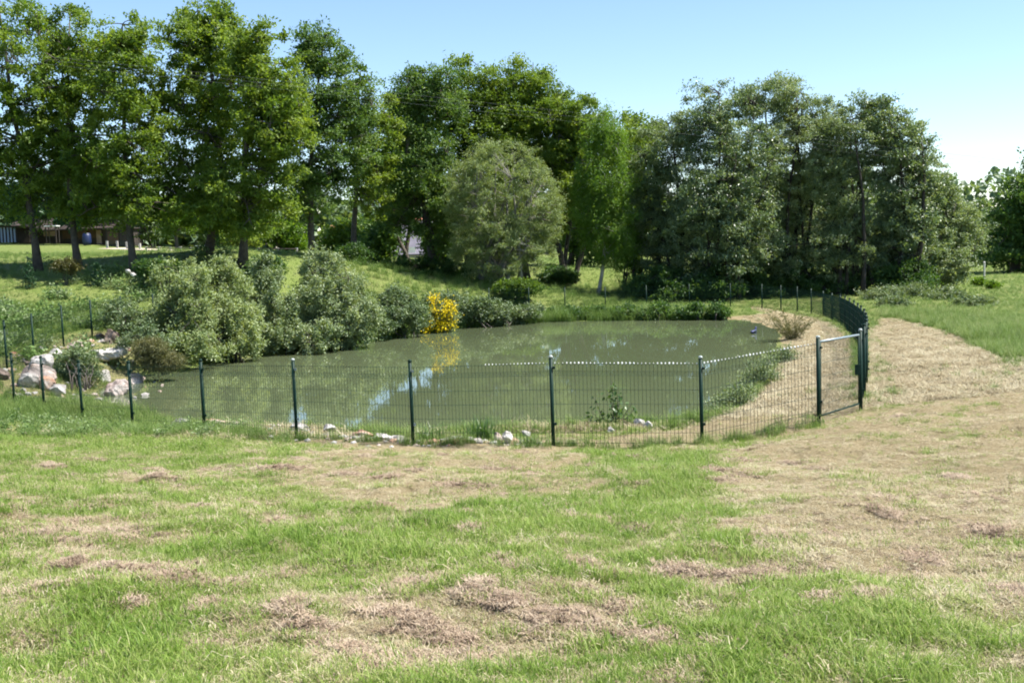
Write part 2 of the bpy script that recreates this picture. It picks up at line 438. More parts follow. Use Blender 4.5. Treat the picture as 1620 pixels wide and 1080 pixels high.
# dry grass heaps on the lawn (pixel positions): raised lumps of soil and thatch
HEAPS = [(40, 852, 40, 9), (15, 845, 20, 8), (100, 908, 22, 13), (170, 915, 30, 9), (235, 915, 38, 14), (275, 925, 34, 10), (190, 962, 30, 9), (310, 895, 22, 6),
         (330, 960, 26, 8), (600, 802, 20, 7), (260, 768, 26, 8), (75, 738, 18, 6), (245, 745, 18, 5), (440, 745, 30, 4), (540, 755, 34, 4), (610, 760, 20, 5),
         (760, 947, 30, 9), (800, 960, 30, 10), (860, 985, 40, 11), (915, 985, 20, 6), (980, 962, 26, 8), (640, 935, 40, 7), (450, 975, 34, 9),
         (480, 1000, 34, 10), (560, 1045, 46, 12), (600, 1062, 40, 10), (305, 1025, 26, 10), (150, 1045, 22, 7), (840, 910, 16, 6), (920, 905, 22, 6),
         (1110, 945, 16, 7), (1115, 880, 20, 5), (1085, 910, 34, 7), (1160, 912, 34, 6), (1205, 910, 26, 6), (1300, 965, 30, 9), (1380, 952, 22, 8),
         (900, 818, 14, 5), (955, 818, 18, 5), (790, 905, 16, 6), (1010, 1010, 26, 8), (1060, 1012, 30, 6), (750, 848, 14, 6), (1230, 855, 18, 4),
         (1400, 820, 14, 3), (1560, 840, 14, 3), (1430, 660, 10, 2), (1515, 760, 10, 2), (1460, 880, 14, 3), (1590, 940, 18, 4), (700, 1005, 26, 9), (700, 1040, 34, 8), (380, 800, 20, 5), (660, 990, 26, 7)]
HP = []
for u, v, du, dv in HEAPS:
    c = G(u, v); e = G(u + du, v)
    HP.append((c[0], c[1], abs(e[0] - c[0]), max(.12, abs(e[0] - c[0]) * .75), dv / F * c[1] * 1.05))
def heap(x, y):
    t = np.zeros(np.shape(x)); k = np.zeros(np.shape(x))
    wx = x + (fbm(x * 5, y * 5, 91, 2) - .5) * .35; wy = y + (fbm(x * 5, y * 5, 97, 2) - .5) * .35
    for cx, cy, rx, ry, hh in HP:
        g = np.exp(-(((wx - cx) / rx) ** 2 + ((wy - cy) / ry) ** 2) * 1.3)
        t = t + g * hh; k = np.maximum(k, g)
    return t, k
def Hl(x, y):
    z = H(x, y)
    t, k = heap(x, y)
    return z + t * (.1 + 1.8 * fbm(x * 11, y * 11, 5, 3))

def grid_lines(lo, hi, dense, step, ratio=1.07):
    a = list(np.arange(dense[0], dense[1] + 1e-6, step))
    s = step; x = a[-1]
    while x < hi:
        s *= ratio; x += s; a.append(x)
    s = step; x = a[0]
    while x > lo:
        s *= ratio; x -= s; a.insert(0, x)
    return np.array(a)
gx = grid_lines(-1500, 1500, (-8.5, 8.5), .07, 1.055)
gy = grid_lines(-400, 3000, (3.4, 15), .07, 1.018)
X, Y = np.meshgrid(gx, gy)
Z = Hl(X.ravel(), Y.ravel()).reshape(X.shape)
mb = MB()
ni, nj = X.shape
idx = np.arange(ni * nj).reshape(ni, nj)
mb.add(np.c_[X.ravel(), Y.ravel(), Z.ravel()], f4=np.stack([idx[:-1, :-1], idx[:-1, 1:], idx[1:, 1:], idx[1:, :-1]], -1).reshape(-1, 4))
ground = mb.build('ground', M['ground'], smooth=True)
at_ = ground.data.attributes.new('dry', 'FLOAT', 'POINT')
dv_ = dry(X.ravel(), Y.ravel())
dv_ = np.maximum(dv_, heap(X.ravel(), Y.ravel())[1])
at_.data.foreach_set('value', dv_.astype(np.float32))
tag(ground, kind='structure')
print('ground tris', 2 * ni * nj)

# ------------------------------------------------------------------ pond
def water_build(nt, ns, ls, out):
    geo = ns.new('ShaderNodeNewGeometry')
    mp = N(ns, 'ShaderNodeMapping'); mp.inputs['Scale'].default_value = (1.0, .55, 1)
    ls.new(geo.outputs['Position'], mp.inputs['Vector'])
    n = N(ns, 'ShaderNodeTexNoise', Scale=1.6, Detail=3.0, Roughness=.5)
    n2 = N(ns, 'ShaderNodeTexNoise', Scale=11.0, Detail=2.0, Roughness=.5)
    n3 = N(ns, 'ShaderNodeTexNoise', Scale=.22, Detail=3.0)
    for q in (n, n2, n3): ls.new(mp.outputs[0], q.inputs['Vector'])
    r = ramp(ns, [(.3, (.082, .102, .053)), (.7, (.102, .124, .064))])
    ls.new(n3.outputs['Fac'], r.inputs[0])
    p = N(ns, 'ShaderNodeBsdfPrincipled', Roughness=.025, IOR=1.333)
    ls.new(r.outputs[0], p.inputs['Base Color'])
    b1 = N(ns, 'ShaderNodeBump', Strength=.045, Distance=.02); b2 = N(ns, 'ShaderNodeBump', Strength=.05, Distance=.003)
    ls.new(n.outputs['Fac'], b1.inputs['Height']); ls.new(n2.outputs['Fac'], b2.inputs['Height'])
    ls.new(b1.outputs[0], b2.inputs['Normal']); ls.new(b2.outputs[0], p.inputs['Normal'])
    ls.new(p.outputs[0], out.inputs[0])
M['water'] = mat('murky_water', water_build)
c = shore.mean(0)
big = c + (shore - c) * 1.0
nrm = big - c; nrm /= np.linalg.norm(nrm, axis=1)[:, None]
ring = big + nrm * .5
v = np.r_[[[c[0], c[1], WZ]], np.c_[ring, np.full(len(ring), WZ)]]
k = len(ring)
mb = MB(); mb.add(v, f3=[[0, 1 + (i + 1) % k, 1 + i] for i in range(k)])
water = mb.build('pond_water', M['water']); tag(water, kind='structure')
if water.data.polygons[0].normal.z < 0: water.data.flip_normals()

# ------------------------------------------------------------------ foliage machinery
def unit(n):
    v = rng.normal(size=(n, 3)); return v / np.linalg.norm(v, axis=1)[:, None]

def add_leaves(mb, P, size, tint, up=.5, aspect=.55, m=0, droop=0.0):
    """one folded two-triangle leaf at each point"""
    n = len(P)
    if n == 0: return
    size = np.broadcast_to(size, (n,)) * rng.uniform(.65, 1.3, n)
    d = unit(n); d[:, 2] = d[:, 2] * (1 - droop) - droop; d /= np.linalg.norm(d, axis=1)[:, None]
    nn = unit(n); nn[:, 2] = np.abs(nn[:, 2]) + up
    s = np.cross(d, nn); s /= np.linalg.norm(s, axis=1)[:, None] + 1e-9
    nn = np.cross(s, d)
    L = size[:, None]
    a = P; b = P + d * L * .5 + s * L * aspect * .5 + nn * L * .10
    c_ = P + d * L; e = P + d * L * .5 - s * L * aspect * .5 + nn * L * .10
    v = np.stack([a, b, c_, e], 1).reshape(-1, 3)
    i = np.arange(n)[:, None] * 4
    f = np.concatenate([i + np.array([[0, 1, 2]]), i + np.array([[0, 2, 3]])])
    mb.add(v, f3=f, m=m, t=np.repeat(np.clip(tint, 0, 1), 4))

def limb_path(a, b, wob=.12, n=5, sag=0.0):
    t = np.linspace(0, 1, n)[:, None]
    L = np.linalg.norm(b - a)
    p = a + (b - a) * t
    w = rng.normal(size=(1, 3)) * wob * L * np.sin(t * math.pi) * .6 + rng.normal(size=(n, 3)) * wob * L * .12 * np.sin(t * math.pi)
    p = p + w
    p[:, 2] += sag * L * np.sin(t[:, 0] * math.pi)
    return p

def tree(name, label, cat, base, lobes, leaf, bark, trunk_r=.22, fork=.35, ncl=140, per=130, lsize=.16, rc=.62, group=None,
         stems=1, top=None, droop=0.0, shell=2.4, tint_shift=0.0, spread=.0, lean=None, sprig=.06, aspect=.55, grow=1.08, dense=1.35, floor=None, vert=1.0):
    """lobes: (centre x, y, z, radius across, radius deep, radius up). The crown hangs leaf clusters on limbs that grow out of the trunk."""
    base = np.array(base, float)
    lobes = [np.array(l, float) * np.array([1, 1, 1, grow, grow, grow]) for l in lobes]
    fl = base[2] if floor is None else floor
    for l in lobes: l[2] = max(l[2], fl + l[5] * .45)
    if base[1] > 40 and lsize > .13 and base[1] < 70: ncl = int(ncl * 1.45); rc *= .8; lsize *= .78
    per = int(per * dense)
    vol = np.array([(l[3] * l[4] * l[5]) ** .8 for l in lobes]); vol /= vol.sum()
    root = empty(name, base)
    tag(root, label, cat, group)
    tb = MB()
    cz = max(l[2] + l[5] for l in lobes)
    cx = sum(l[0] * w for l, w in zip(lobes, vol)); cy = sum(l[1] * w for l, w in zip(lobes, vol))
    tops = []
    axes = []
    for s_ in range(stems):
        if stems == 1:
            b0 = base.copy(); tp = np.array([cx, cy, cz - .06 * (cz - base[2])])
        else:
            a = rng.uniform(0, 6.28); b0 = base + np.array([math.cos(a), math.sin(a), 0]) * spread * rng.uniform(.2, 1)
            l = lobes[rng.choice(len(lobes), p=vol)]
            dd = unit(1)[0]; dd[2] = abs(dd[2])
            tp = l[:3] + dd * l[3:] * .7
        if lean is not None and stems == 1:
            mid = base + np.array(lean)
            pth = np.array([b0, b0 * .5 + mid * .5, mid, mid * .6 + tp * .4, tp])
            pth = np.array([pth[0] * (1 - q) ** 2 + 2 * mid * q * (1 - q) + tp * q * q for q in np.linspace(0, 1, 9)])
        else:
            pth = limb_path(b0, tp, .05, 9)
        b_ = pth[0].copy(); pth[0, 2] = b_[2] - .25
        hgt = np.linspace(0, 1, 9)
        rr = trunk_r * (1 - hgt) ** .75 * (1 if stems == 1 else rng.uniform(.6, 1)) + min(.018, trunk_r * .25)
        rr[0] *= 1.5
        tb.tube(pth, rr, 8 if stems == 1 else 5)
        axes.append((pth, rr))
    # limbs
    nodes = []
    for pth, rr in axes:
        for q in pth[int(len(pth) * fork):]: nodes.append(q)
    nl = max(4, int(ncl / 9 / max(1, stems * .4)))
    for _ in range(nl):
        l = lobes[rng.choice(len(lobes), p=vol)]
        e = l[:3] + unit(1)[0] * l[3:] * .72
        pth, rr = axes[rng.integers(len(axes))]
        t = rng.uniform(fork, .9); kk = t * (len(pth) - 1); i = int(kk)
        # start below the end
        zz = pth[:, 2]; want = e[2] - np.linalg.norm(e[:2] - pth[i, :2]) * .6
        i = int(np.clip(np.searchsorted(zz, want), int(len(pth) * fork), len(pth) - 2))
        a = pth[i]
        lp = limb_path(a, e, .10, 6, .04)
        tb.tube(lp, np.linspace(rr[i] * .55, min(.014, trunk_r * .2), 6), 4, cap=False)
        for q in lp[2:]: nodes.append(q)
    nodes = np.array(nodes)
    # leaf clusters
    cb = MB()
    cen = []
    while len(cen) < ncl:
        l = lobes[rng.choice(len(lobes), p=vol)]
        cc = l[:3] + unit(1)[0] * l[3:] * rng.uniform(0, 1) ** (1 / shell) * rng.uniform(.9, 1.06)
        cen.append(cc)
    cen = np.array(cen)
    for cc in cen:
        d = np.linalg.norm(nodes - cc, axis=1); d[nodes[:, 2] > cc[2] + .8] += 2
        nd = nodes[np.argmin(d)]
        if np.linalg.norm(nd - cc) > .25:
            tb.tube(limb_path(nd, cc, .12, 4, .03), np.linspace(.022, .008, 4) * (trunk_r / .2 + .4), 3, cap=False)
    n = int(ncl * per)
    ci = rng.integers(0, ncl, n)
    crad = rc * rng.uniform(.55, 1.25, ncl)
    off = rng.normal(size=(n, 3)) * .5
    # leaves sit along sprigs, so clusters get an uneven edge
    sp = unit(ncl * 9).reshape(ncl, 9, 3); sp[:, :, 2] *= .7
    sk = sp[ci, rng.integers(0, 9, n)]
    P = cen[ci] + crad[ci][:, None] * (sk * rng.uniform(.1, 1.25, n)[:, None] + off * .38) * np.array([1 / vert, 1 / vert, (.8 if droop < .3 else 1.5) * vert])
    if droop > .3: P[:, 2] -= rng.uniform(0, .9, n) * crad[ci]
    ctint = rng.normal(.5, .16, ncl)
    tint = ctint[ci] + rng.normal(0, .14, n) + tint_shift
    g = P[:, 2] > min(base[2], fl) + .06
    add_leaves(cb, P[g], lsize, tint[g], aspect=aspect, droop=droop)
    cr = cb.build('crown', leaf, root, loc=base)
    tr = tb.build('trunk', bark, root, smooth=True, loc=base)
    return root

def plobe(u, v, du, dv, d, deep=None, off=0.0):
    """an ellipsoid that spans du x dv pixels around (u, v) when it stands d metres away"""
    c = at(u, v, d + off); s = (d + off) / F
    return (c[0], c[1], c[2], du * s, (deep if deep else (du * s * .9)), dv * s)

def ground_at(u, d):
    p = at(u, 450, d)
    return (p[0], p[1], H1(p[0], p[1]) - .02)

# ------------------------------------------------------------------ the trees
oakl = dict(leaf=M['oak'], bark=M['bark'], lsize=.19, rc=.60, dense=1.1, shell=2.2)
# left row
g = ground_at(63, 46)
tree('oak_tree', 'tall oak at the left edge, bare straight trunk, crown cut by the photo edge', 'tree', g,
     [plobe(40, 90, 85, 110, 46), plobe(70, 200, 80, 90, 46), plobe(10, 260, 75, 85, 46), plobe(55, 320, 65, 40, 46), plobe(-60, 160, 90, 140, 46)],
     trunk_r=.145, ncl=210, per=120, tint_shift=-.02, group='oaks in a row behind the pond', **oakl)
g = ground_at(127, 46)
tree('oak_tree', 'oak with slanting trunk between the first oak and the ivied one', 'tree', g,
     [plobe(130, 100, 62, 85, 47), plobe(110, 210, 62, 80, 47), plobe(140, 300, 62, 60, 47), plobe(90, 60, 40, 50, 48)],
     trunk_r=.145, ncl=170, per=120, lean=(-.45, 0, 3.6), group='oaks in a row behind the pond', **oakl)
g = ground_at(214, 45)
tree('oak_tree', 'oak whose thick ivy-dark trunk flares at the foot beside two white stones', 'tree', g,
     [plobe(195, 75, 48, 55, 45), plobe(210, 150, 75, 90, 45), plobe(200, 250, 85, 75, 45), plobe(235, 320, 75, 50, 45), plobe(150, 320, 50, 35, 45)],
     trunk_r=.15, ncl=210, per=125, lean=(-.25, 0, 3.0), tint_shift=.04, group='oaks in a row behind the pond', **oakl)
g = ground_at(331, 47)
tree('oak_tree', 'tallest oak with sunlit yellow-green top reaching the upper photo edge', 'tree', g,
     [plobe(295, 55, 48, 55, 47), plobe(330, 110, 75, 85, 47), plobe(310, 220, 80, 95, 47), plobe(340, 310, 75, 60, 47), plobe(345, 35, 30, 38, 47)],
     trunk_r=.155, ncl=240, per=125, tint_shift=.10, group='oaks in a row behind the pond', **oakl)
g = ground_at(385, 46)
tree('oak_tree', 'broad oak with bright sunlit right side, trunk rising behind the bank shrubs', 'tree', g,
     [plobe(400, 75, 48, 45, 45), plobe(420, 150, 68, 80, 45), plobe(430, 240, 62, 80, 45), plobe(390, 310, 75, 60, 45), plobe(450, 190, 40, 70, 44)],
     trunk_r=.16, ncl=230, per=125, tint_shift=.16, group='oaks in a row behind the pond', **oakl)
g = ground_at(498, 52)
tree('alder_tree', 'dark blue-green tree with open crown and curved trunk right of the broad oak', 'tree', g,
     [plobe(505, 80, 42, 45, 52), plobe(520, 150, 66, 70, 52), plobe(530, 230, 72, 70, 52), plobe(500, 300, 62, 50, 52), plobe(572, 175, 28, 60, 52)],
     leaf=M['oak_dark'], bark=M['bark'], trunk_r=.15, ncl=180, per=120, lsize=.19, rc=.75, lean=(-.3, 0, 3.5), tint_shift=.1)
g = ground_at(560, 56)
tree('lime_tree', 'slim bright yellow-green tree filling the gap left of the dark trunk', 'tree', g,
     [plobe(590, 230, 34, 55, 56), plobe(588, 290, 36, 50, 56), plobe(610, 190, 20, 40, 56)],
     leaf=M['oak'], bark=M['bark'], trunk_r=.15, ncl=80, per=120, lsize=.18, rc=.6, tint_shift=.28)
g = ground_at(690, 58)
tree('dark_tree', 'dark leafy tree with bare trunk just left of the rounded grey-green willow', 'tree', g,
     [plobe(655, 170, 42, 55, 58), plobe(690, 150, 50, 50, 58), plobe(665, 260, 58, 65, 58), plobe(700, 340, 50, 55, 58), plobe(640, 330, 36, 40, 58)],
     leaf=M['oak_dark'], bark=M['bark'], trunk_r=.19, ncl=220, per=125, lsize=.19, rc=.78, tint_shift=.05)
g = ground_at(742, 62)
tree('poplar_tree', 'tall green tree with a pointed top rising behind the rounded willow', 'tree', g,
     [plobe(728, 120, 30, 42, 62), plobe(785, 160, 36, 46, 62), plobe(690, 150, 30, 40, 62), plobe(745, 180, 58, 70, 62), plobe(765, 250, 66, 80, 62), plobe(735, 330, 45, 70, 62)],
     leaf=M['oak'], bark=M['bark'], trunk_r=.17, ncl=210, per=120, lsize=.20, rc=.8, tint_shift=-.02)
g = ground_at(835, 63)
tree('poplar_tree', 'tall green tree with twin summits behind the right side of the rounded willow', 'tree', g,
     [plobe(822, 122, 26, 38, 63), plobe(845, 170, 52, 55, 63), plobe(850, 240, 62, 75, 63), plobe(862, 150, 22, 35, 63), plobe(890, 210, 36, 50, 63), plobe(790, 175, 30, 50, 63)],
     leaf=M['oak'], bark=M['bark'], trunk_r=.17, ncl=200, per=120, lsize=.20, rc=.8, tint_shift=.03)
g = ground_at(897, 62)
tree('ash_tree', 'green tree with two dark bare stems between the rounded willow and the birch', 'tree', g,
     [plobe(900, 200, 48, 50, 62), plobe(950, 215, 36, 40, 62), plobe(1000, 225, 30, 36, 62), plobe(905, 280, 45, 60, 62), plobe(935, 190, 30, 40, 62), plobe(880, 330, 30, 40, 62)],
     leaf=M['oak'], bark=M['bark'], trunk_r=.19, ncl=130, per=120, lsize=.19, rc=.7, stems=3, spread=.8, tint_shift=.12)
g = ground_at(790, 55)
tree('willow_bush', 'large rounded grey-green willow bush standing alone in front of the tall trees', 'bush', g,
     [plobe(797, 325, 94, 100, 55), plobe(797, 325, 94, 100, 55), plobe(797, 395, 90, 50, 54.6), plobe(840, 340, 52, 70, 54.4), plobe(755, 345, 52, 70, 54.4)],
     leaf=M['willow'], bark=M['bark_pale'], trunk_r=.11, stems=16, spread=1.2, ncl=640, per=95, lsize=.13, rc=.36, shell=7, grow=1.0, dense=1.2, fork=.3, aspect=.3, tint_shift=.02)
g = ground_at(944, 57)
tree('birch_tree', 'slender birch with pale leaning trunk and drooping green twigs', 'tree', g,
     [plobe(962, 205, 26, 42, 57), plobe(958, 270, 42, 70, 57), plobe(962, 350, 44, 70, 57), plobe(935, 330, 26, 60, 57)],
     leaf=M['birch'], bark=M['bark_birch'], trunk_r=.09, ncl=260, per=130, lsize=.12, rc=.5, droop=.6, lean=(.75, 0, 1.8), fork=.3, aspect=.4)
g = ground_at(1000, 59)
tree('hazel_bush', 'bright light-green bush between the birch and the large grey-green trees', 'bush', g,
     [plobe(1000, 345, 26, 40, 59), plobe(985, 400, 34, 40, 59), plobe(1015, 400, 25, 45, 59)],
     leaf=M['lime'], bark=M['bark'], trunk_r=.06, stems=7, spread=.6, ncl=80, per=110, lsize=.14, rc=.5)
# right group
M['bark_dark'] = simple('dark_bark', (.022, .018, .015), .95, noise=(.05, .042, .035), scale=6, bump=.5)  # bark colour darkened to carry the shade inside the clump
rg = dict(bark=M['bark_dark'], fork=.3)
g = ground_at(1055, 58)
tree('sallow_tree', 'lower grey-green tree at the left end of the big clump beyond the pond', 'tree', g,
     [plobe(1050, 250, 50, 72, 58), plobe(1080, 210, 34, 40, 58), plobe(1030, 330, 34, 60, 58), plobe(1055, 340, 55, 75, 58), plobe(1050, 410, 46, 40, 57.5)],
     leaf=M['sallow'], trunk_r=.11, stems=7, spread=1.2, ncl=200, per=125, lsize=.15, rc=.6, tint_shift=-.12, group='multi-stemmed trees in the clump beyond the pond', **rg)
g = ground_at(1150, 56)
tree('sallow_tree', 'wide tree of the clump with a high rounded crown above its many dark stems', 'tree', g,
     [plobe(1130, 185, 52, 58, 56), plobe(1160, 330, 70, 60, 56), plobe(1165, 260, 72, 80, 56), plobe(1110, 310, 55, 70, 55.5), plobe(1110, 370, 60, 58, 55.5), plobe(1185, 370, 52, 56, 55), plobe(1140, 420, 60, 30, 55.5), plobe(1150, 410, 70, 36, 59), plobe(1190, 175, 42, 46, 57), plobe(1095, 215, 34, 48, 57)],
     leaf=M['alder'], trunk_r=.13, stems=12, spread=1.6, ncl=370, per=120, lsize=.16, rc=.66, tint_shift=.06, group='multi-stemmed trees in the clump beyond the pond', **rg)
g = ground_at(1250, 58)
tree('sallow_tree', 'airy pale-leaved tree at the middle of the clump with sky showing through', 'tree', g,
     [plobe(1225, 160, 52, 42, 58), plobe(1250, 340, 60, 40, 58.5), plobe(1250, 400, 60, 40, 60.5), plobe(1270, 220, 60, 70, 58), plobe(1240, 300, 60, 60, 58), plobe(1300, 190, 34, 42, 58)],
     leaf=M['sallow'], trunk_r=.12, stems=12, spread=1.6, ncl=340, per=110, lsize=.15, rc=.62, tint_shift=.04, group='multi-stemmed trees in the clump beyond the pond', **rg)
g = ground_at(1345, 56)
tree('sallow_tree', 'greyish fine-leaved tree of the clump just left of its highest dark tuft', 'tree', g,
     [plobe(1340, 215, 54, 50, 56), plobe(1310, 250, 44, 60, 56), plobe(1385, 240, 34, 50, 56), plobe(1330, 310, 52, 60, 56), plobe(1350, 370, 64, 40, 57), plobe(1330, 400, 64, 40, 56), plobe(1240, 410, 40, 34, 56.5)],
     leaf=M['sallow'], trunk_r=.12, stems=12, spread=1.5, ncl=350, per=112, lsize=.14, rc=.6, tint_shift=-.05, group='multi-stemmed trees in the clump beyond the pond', **rg)
g = ground_at(1425, 56)
tree('alder_tree', 'dark glossy tree at the right end of the clump with a tufted summit', 'tree', g,
     [plobe(1395, 185, 38, 32, 56), plobe(1425, 240, 52, 52, 56), plobe(1440, 310, 52, 62, 56), plobe(1430, 375, 52, 52, 56), plobe(1430, 420, 52, 34, 57.5), plobe(1372, 165, 16, 16, 56)],
     leaf=M['alder'], trunk_r=.17, stems=4, spread=1.0, ncl=250, per=120, lsize=.18, rc=.64, tint_shift=.08, **rg)
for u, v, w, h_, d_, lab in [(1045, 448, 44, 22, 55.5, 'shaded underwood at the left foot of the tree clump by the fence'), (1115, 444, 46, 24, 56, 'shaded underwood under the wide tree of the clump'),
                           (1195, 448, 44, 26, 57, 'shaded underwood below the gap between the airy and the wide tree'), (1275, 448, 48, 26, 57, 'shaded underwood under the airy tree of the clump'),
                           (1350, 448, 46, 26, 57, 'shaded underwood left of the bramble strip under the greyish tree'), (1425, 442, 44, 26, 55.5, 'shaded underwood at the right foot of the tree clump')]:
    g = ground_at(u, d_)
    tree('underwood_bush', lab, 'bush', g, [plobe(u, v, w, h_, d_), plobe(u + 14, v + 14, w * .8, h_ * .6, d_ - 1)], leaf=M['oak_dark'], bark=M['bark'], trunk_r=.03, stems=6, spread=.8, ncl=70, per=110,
         lsize=.17, rc=.55, tint_shift=-.25, fork=.1, grow=1.2, group='underwood below the tree clump')  # lowered tint puts the canopy shade into the leaf colour
for u, d_, lob, lf, lab in [(640, 70, [(640, 250, 50, 70), (610, 290, 34, 40), (660, 200, 40, 50)], 'oak_dark', 'shadowy tree filling the space behind the dark leafy tree'),
                        (800, 74, [(790, 220, 50, 60), (810, 320, 60, 80), (780, 380, 50, 40)], 'oak', 'back-row tree hidden mostly by the rounded willow'),
                        (905, 74, [(905, 240, 46, 60), (915, 330, 46, 70), (930, 390, 40, 34)], 'oak_dark', 'back-row dark tree showing between willow and birch'),
                        (1000, 72, [(990, 240, 40, 50), (1010, 320, 44, 70), (1020, 220, 34, 40)], 'oak', 'back-row green tree behind the birch and bright bush'),
                        (1180, 72, [(1180, 260, 60, 70), (1150, 350, 60, 70), (1210, 330, 60, 70)], 'alder', 'back-row tree behind the middle of the clump'),
                        (1330, 72, [(1320, 290, 60, 70), (1350, 370, 70, 60), (1290, 360, 50, 60)], 'alder', 'back-row tree behind the right half of the clump')]:
    g = ground_at(u, d_)
    tree('back_tree', lab, 'tree', g, [plobe(*l, d_) for l in lob], leaf=M[lf], bark=M['bark'], trunk_r=.16, stems=3, spread=1, ncl=120, per=90, lsize=.25, rc=.9, tint_shift=0)
for u, v, w, h_, d_, lf, lab in [(640, 438, 56, 17, 58, 'oak_dark', 'dark low hedge-like bush in the shade left of the rounded willow'), (715, 440, 46, 18, 57, 'oak_dark', 'low bush, tinted dark as shade, touching the left foot of the rounded willow'),
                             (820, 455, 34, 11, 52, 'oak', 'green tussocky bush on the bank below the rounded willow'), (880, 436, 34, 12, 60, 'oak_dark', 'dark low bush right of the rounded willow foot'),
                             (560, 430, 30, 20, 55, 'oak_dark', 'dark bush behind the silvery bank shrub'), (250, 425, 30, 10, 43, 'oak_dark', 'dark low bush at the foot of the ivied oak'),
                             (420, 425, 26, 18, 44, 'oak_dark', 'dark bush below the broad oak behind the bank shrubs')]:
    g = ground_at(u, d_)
    tree('low_bush', lab, 'bush', g, [plobe(u, v, w, h_, d_)], leaf=M[lf], bark=M['bark'], trunk_r=.03, stems=5, spread=.8, ncl=50, per=90, lsize=.15, rc=.42, tint_shift=-.05 if lf == 'lime' else -.3, fork=.1)  # tint lowered to paint the shade at the tree feet into the leaves
g = ground_at(1500, 58)
tree('elder_bush', 'pale light-green bush at the right of the tree clump above the lawn', 'bush', g,
     [plobe(1505, 345, 34, 50, 58), plobe(1540, 365, 24, 34, 58), plobe(1490, 410, 40, 50, 57), plobe(1480, 290, 22, 32, 58), plobe(1525, 430, 16, 16, 56)],
     leaf=M['sallow'], bark=M['bark'], trunk_r=.07, stems=8, spread=1.0, ncl=150, per=110, lsize=.15, rc=.5, tint_shift=.12)
g = ground_at(1605, 78)
tree('dark_tree', 'dark tree at the right photo edge with layered branches down to the lawn', 'tree', g,
     [plobe(1615, 310, 42, 45, 78), plobe(1600, 380, 42, 50, 78), plobe(1660, 330, 60, 90, 78), plobe(1640, 420, 60, 30, 78)],
     leaf=M['oak_dark'], bark=M['bark'], trunk_r=.3, ncl=190, per=100, lsize=.26, rc=.95, tint_shift=-.05)
g = ground_at(1555, 95)
tree('far_tree', 'small hazy tree seen far off in the gap beside the dark right-hand tree', 'tree', g,
     [plobe(1550, 350, 24, 28, 95), plobe(1560, 395, 30, 30, 95)],
     leaf=M['alder'], bark=M['bark'], trunk_r=.15, ncl=60, per=80, lsize=.3, rc=1.0, tint_shift=.1)

# bank shrubs at the left
sh = dict(bark=M['bark'], fork=.15, floor=WZ, grow=1.04, dense=1.6, vert=1.35)
g = ground_at(285, 35)
tree('bank_shrub', 'light green shrub at the left end of the row overhanging the pond bank', 'shrub', g,
     [plobe(285, 450, 44, 42, 35), plobe(275, 505, 44, 45, 34.5), plobe(312, 480, 34, 60, 34), plobe(318, 545, 30, 26, 33), plobe(285, 545, 30, 24, 33)],
     leaf=M['willow'], trunk_r=.04, stems=9, spread=.5, ncl=200, per=90, lsize=.085, rc=.3, tint_shift=.12, group='shrubs overhanging the pond', **sh)
g = ground_at(365, 36)
tree('bank_shrub', 'second shrub of the bank row with a yellowish pointed top', 'shrub', g,
     [plobe(360, 450, 38, 42, 36), plobe(365, 500, 44, 48, 35.5), plobe(385, 520, 30, 36, 35), plobe(350, 425, 20, 20, 36), plobe(350, 545, 34, 22, 34.5), plobe(395, 545, 26, 18, 35)],
     leaf=M['willow'], trunk_r=.04, stems=9, spread=.5, ncl=200, per=90, lsize=.085, rc=.3, tint_shift=.2, group='shrubs overhanging the pond', **sh)
g = ground_at(432, 38)
tree('bank_shrub', 'narrow upright shrub squeezed between the yellowish one and the silvery willow', 'shrub', g,
     [plobe(422, 440, 26, 36, 38), plobe(435, 490, 36, 45, 37.5), plobe(440, 530, 36, 28, 37), plobe(415, 420, 16, 20, 38), plobe(400, 470, 24, 30, 37.6)],
     leaf=M['sallow'], trunk_r=.04, stems=9, spread=.5, ncl=150, per=90, lsize=.085, rc=.3, tint_shift=.05, group='shrubs overhanging the pond', **sh)
g = ground_at(525, 39)
tree('bank_shrub', 'big silvery grey-green willow shrub at the right end of the bank row', 'shrub', g,
     [plobe(520, 445, 58, 45, 39), plobe(530, 490, 70, 50, 38.5), plobe(480, 500, 45, 50, 38), plobe(560, 510, 42, 38, 38), plobe(500, 535, 50, 24, 37), plobe(560, 530, 34, 18, 38), plobe(500, 420, 30, 26, 39)],
     leaf=M['sallow'], trunk_r=.05, stems=12, spread=.8, ncl=330, per=90, lsize=.09, rc=.34, tint_shift=.16, group='shrubs overhanging the pond', **sh)
g = ground_at(205, 34)
tree('sprawling_bush', 'sparse olive bush sprawling over the bank left of the shrub row', 'bush', g,
     [plobe(205, 500, 42, 26, 34), plobe(225, 540, 40, 24, 32)],
     leaf=M['bramble'], bark=M['bark'], trunk_r=.03, stems=8, spread=.6, ncl=90, per=70, lsize=.08, rc=.3, fork=.15)
g = ground_at(632, 42.5)
tree('bramble_bush', 'dull green bramble mound between the silvery willow shrub and the yellow broom', 'bush', g,
     [plobe(622, 480, 32, 28, 43), plobe(640, 502, 32, 26, 42), plobe(600, 515, 22, 18, 41)],
     leaf=M['bramble'], bark=M['bark'], trunk_r=.03, stems=8, spread=.8, ncl=130, per=80, lsize=.10, rc=.32, tint_shift=-.12, fork=.15)
g = ground_at(775, 46)
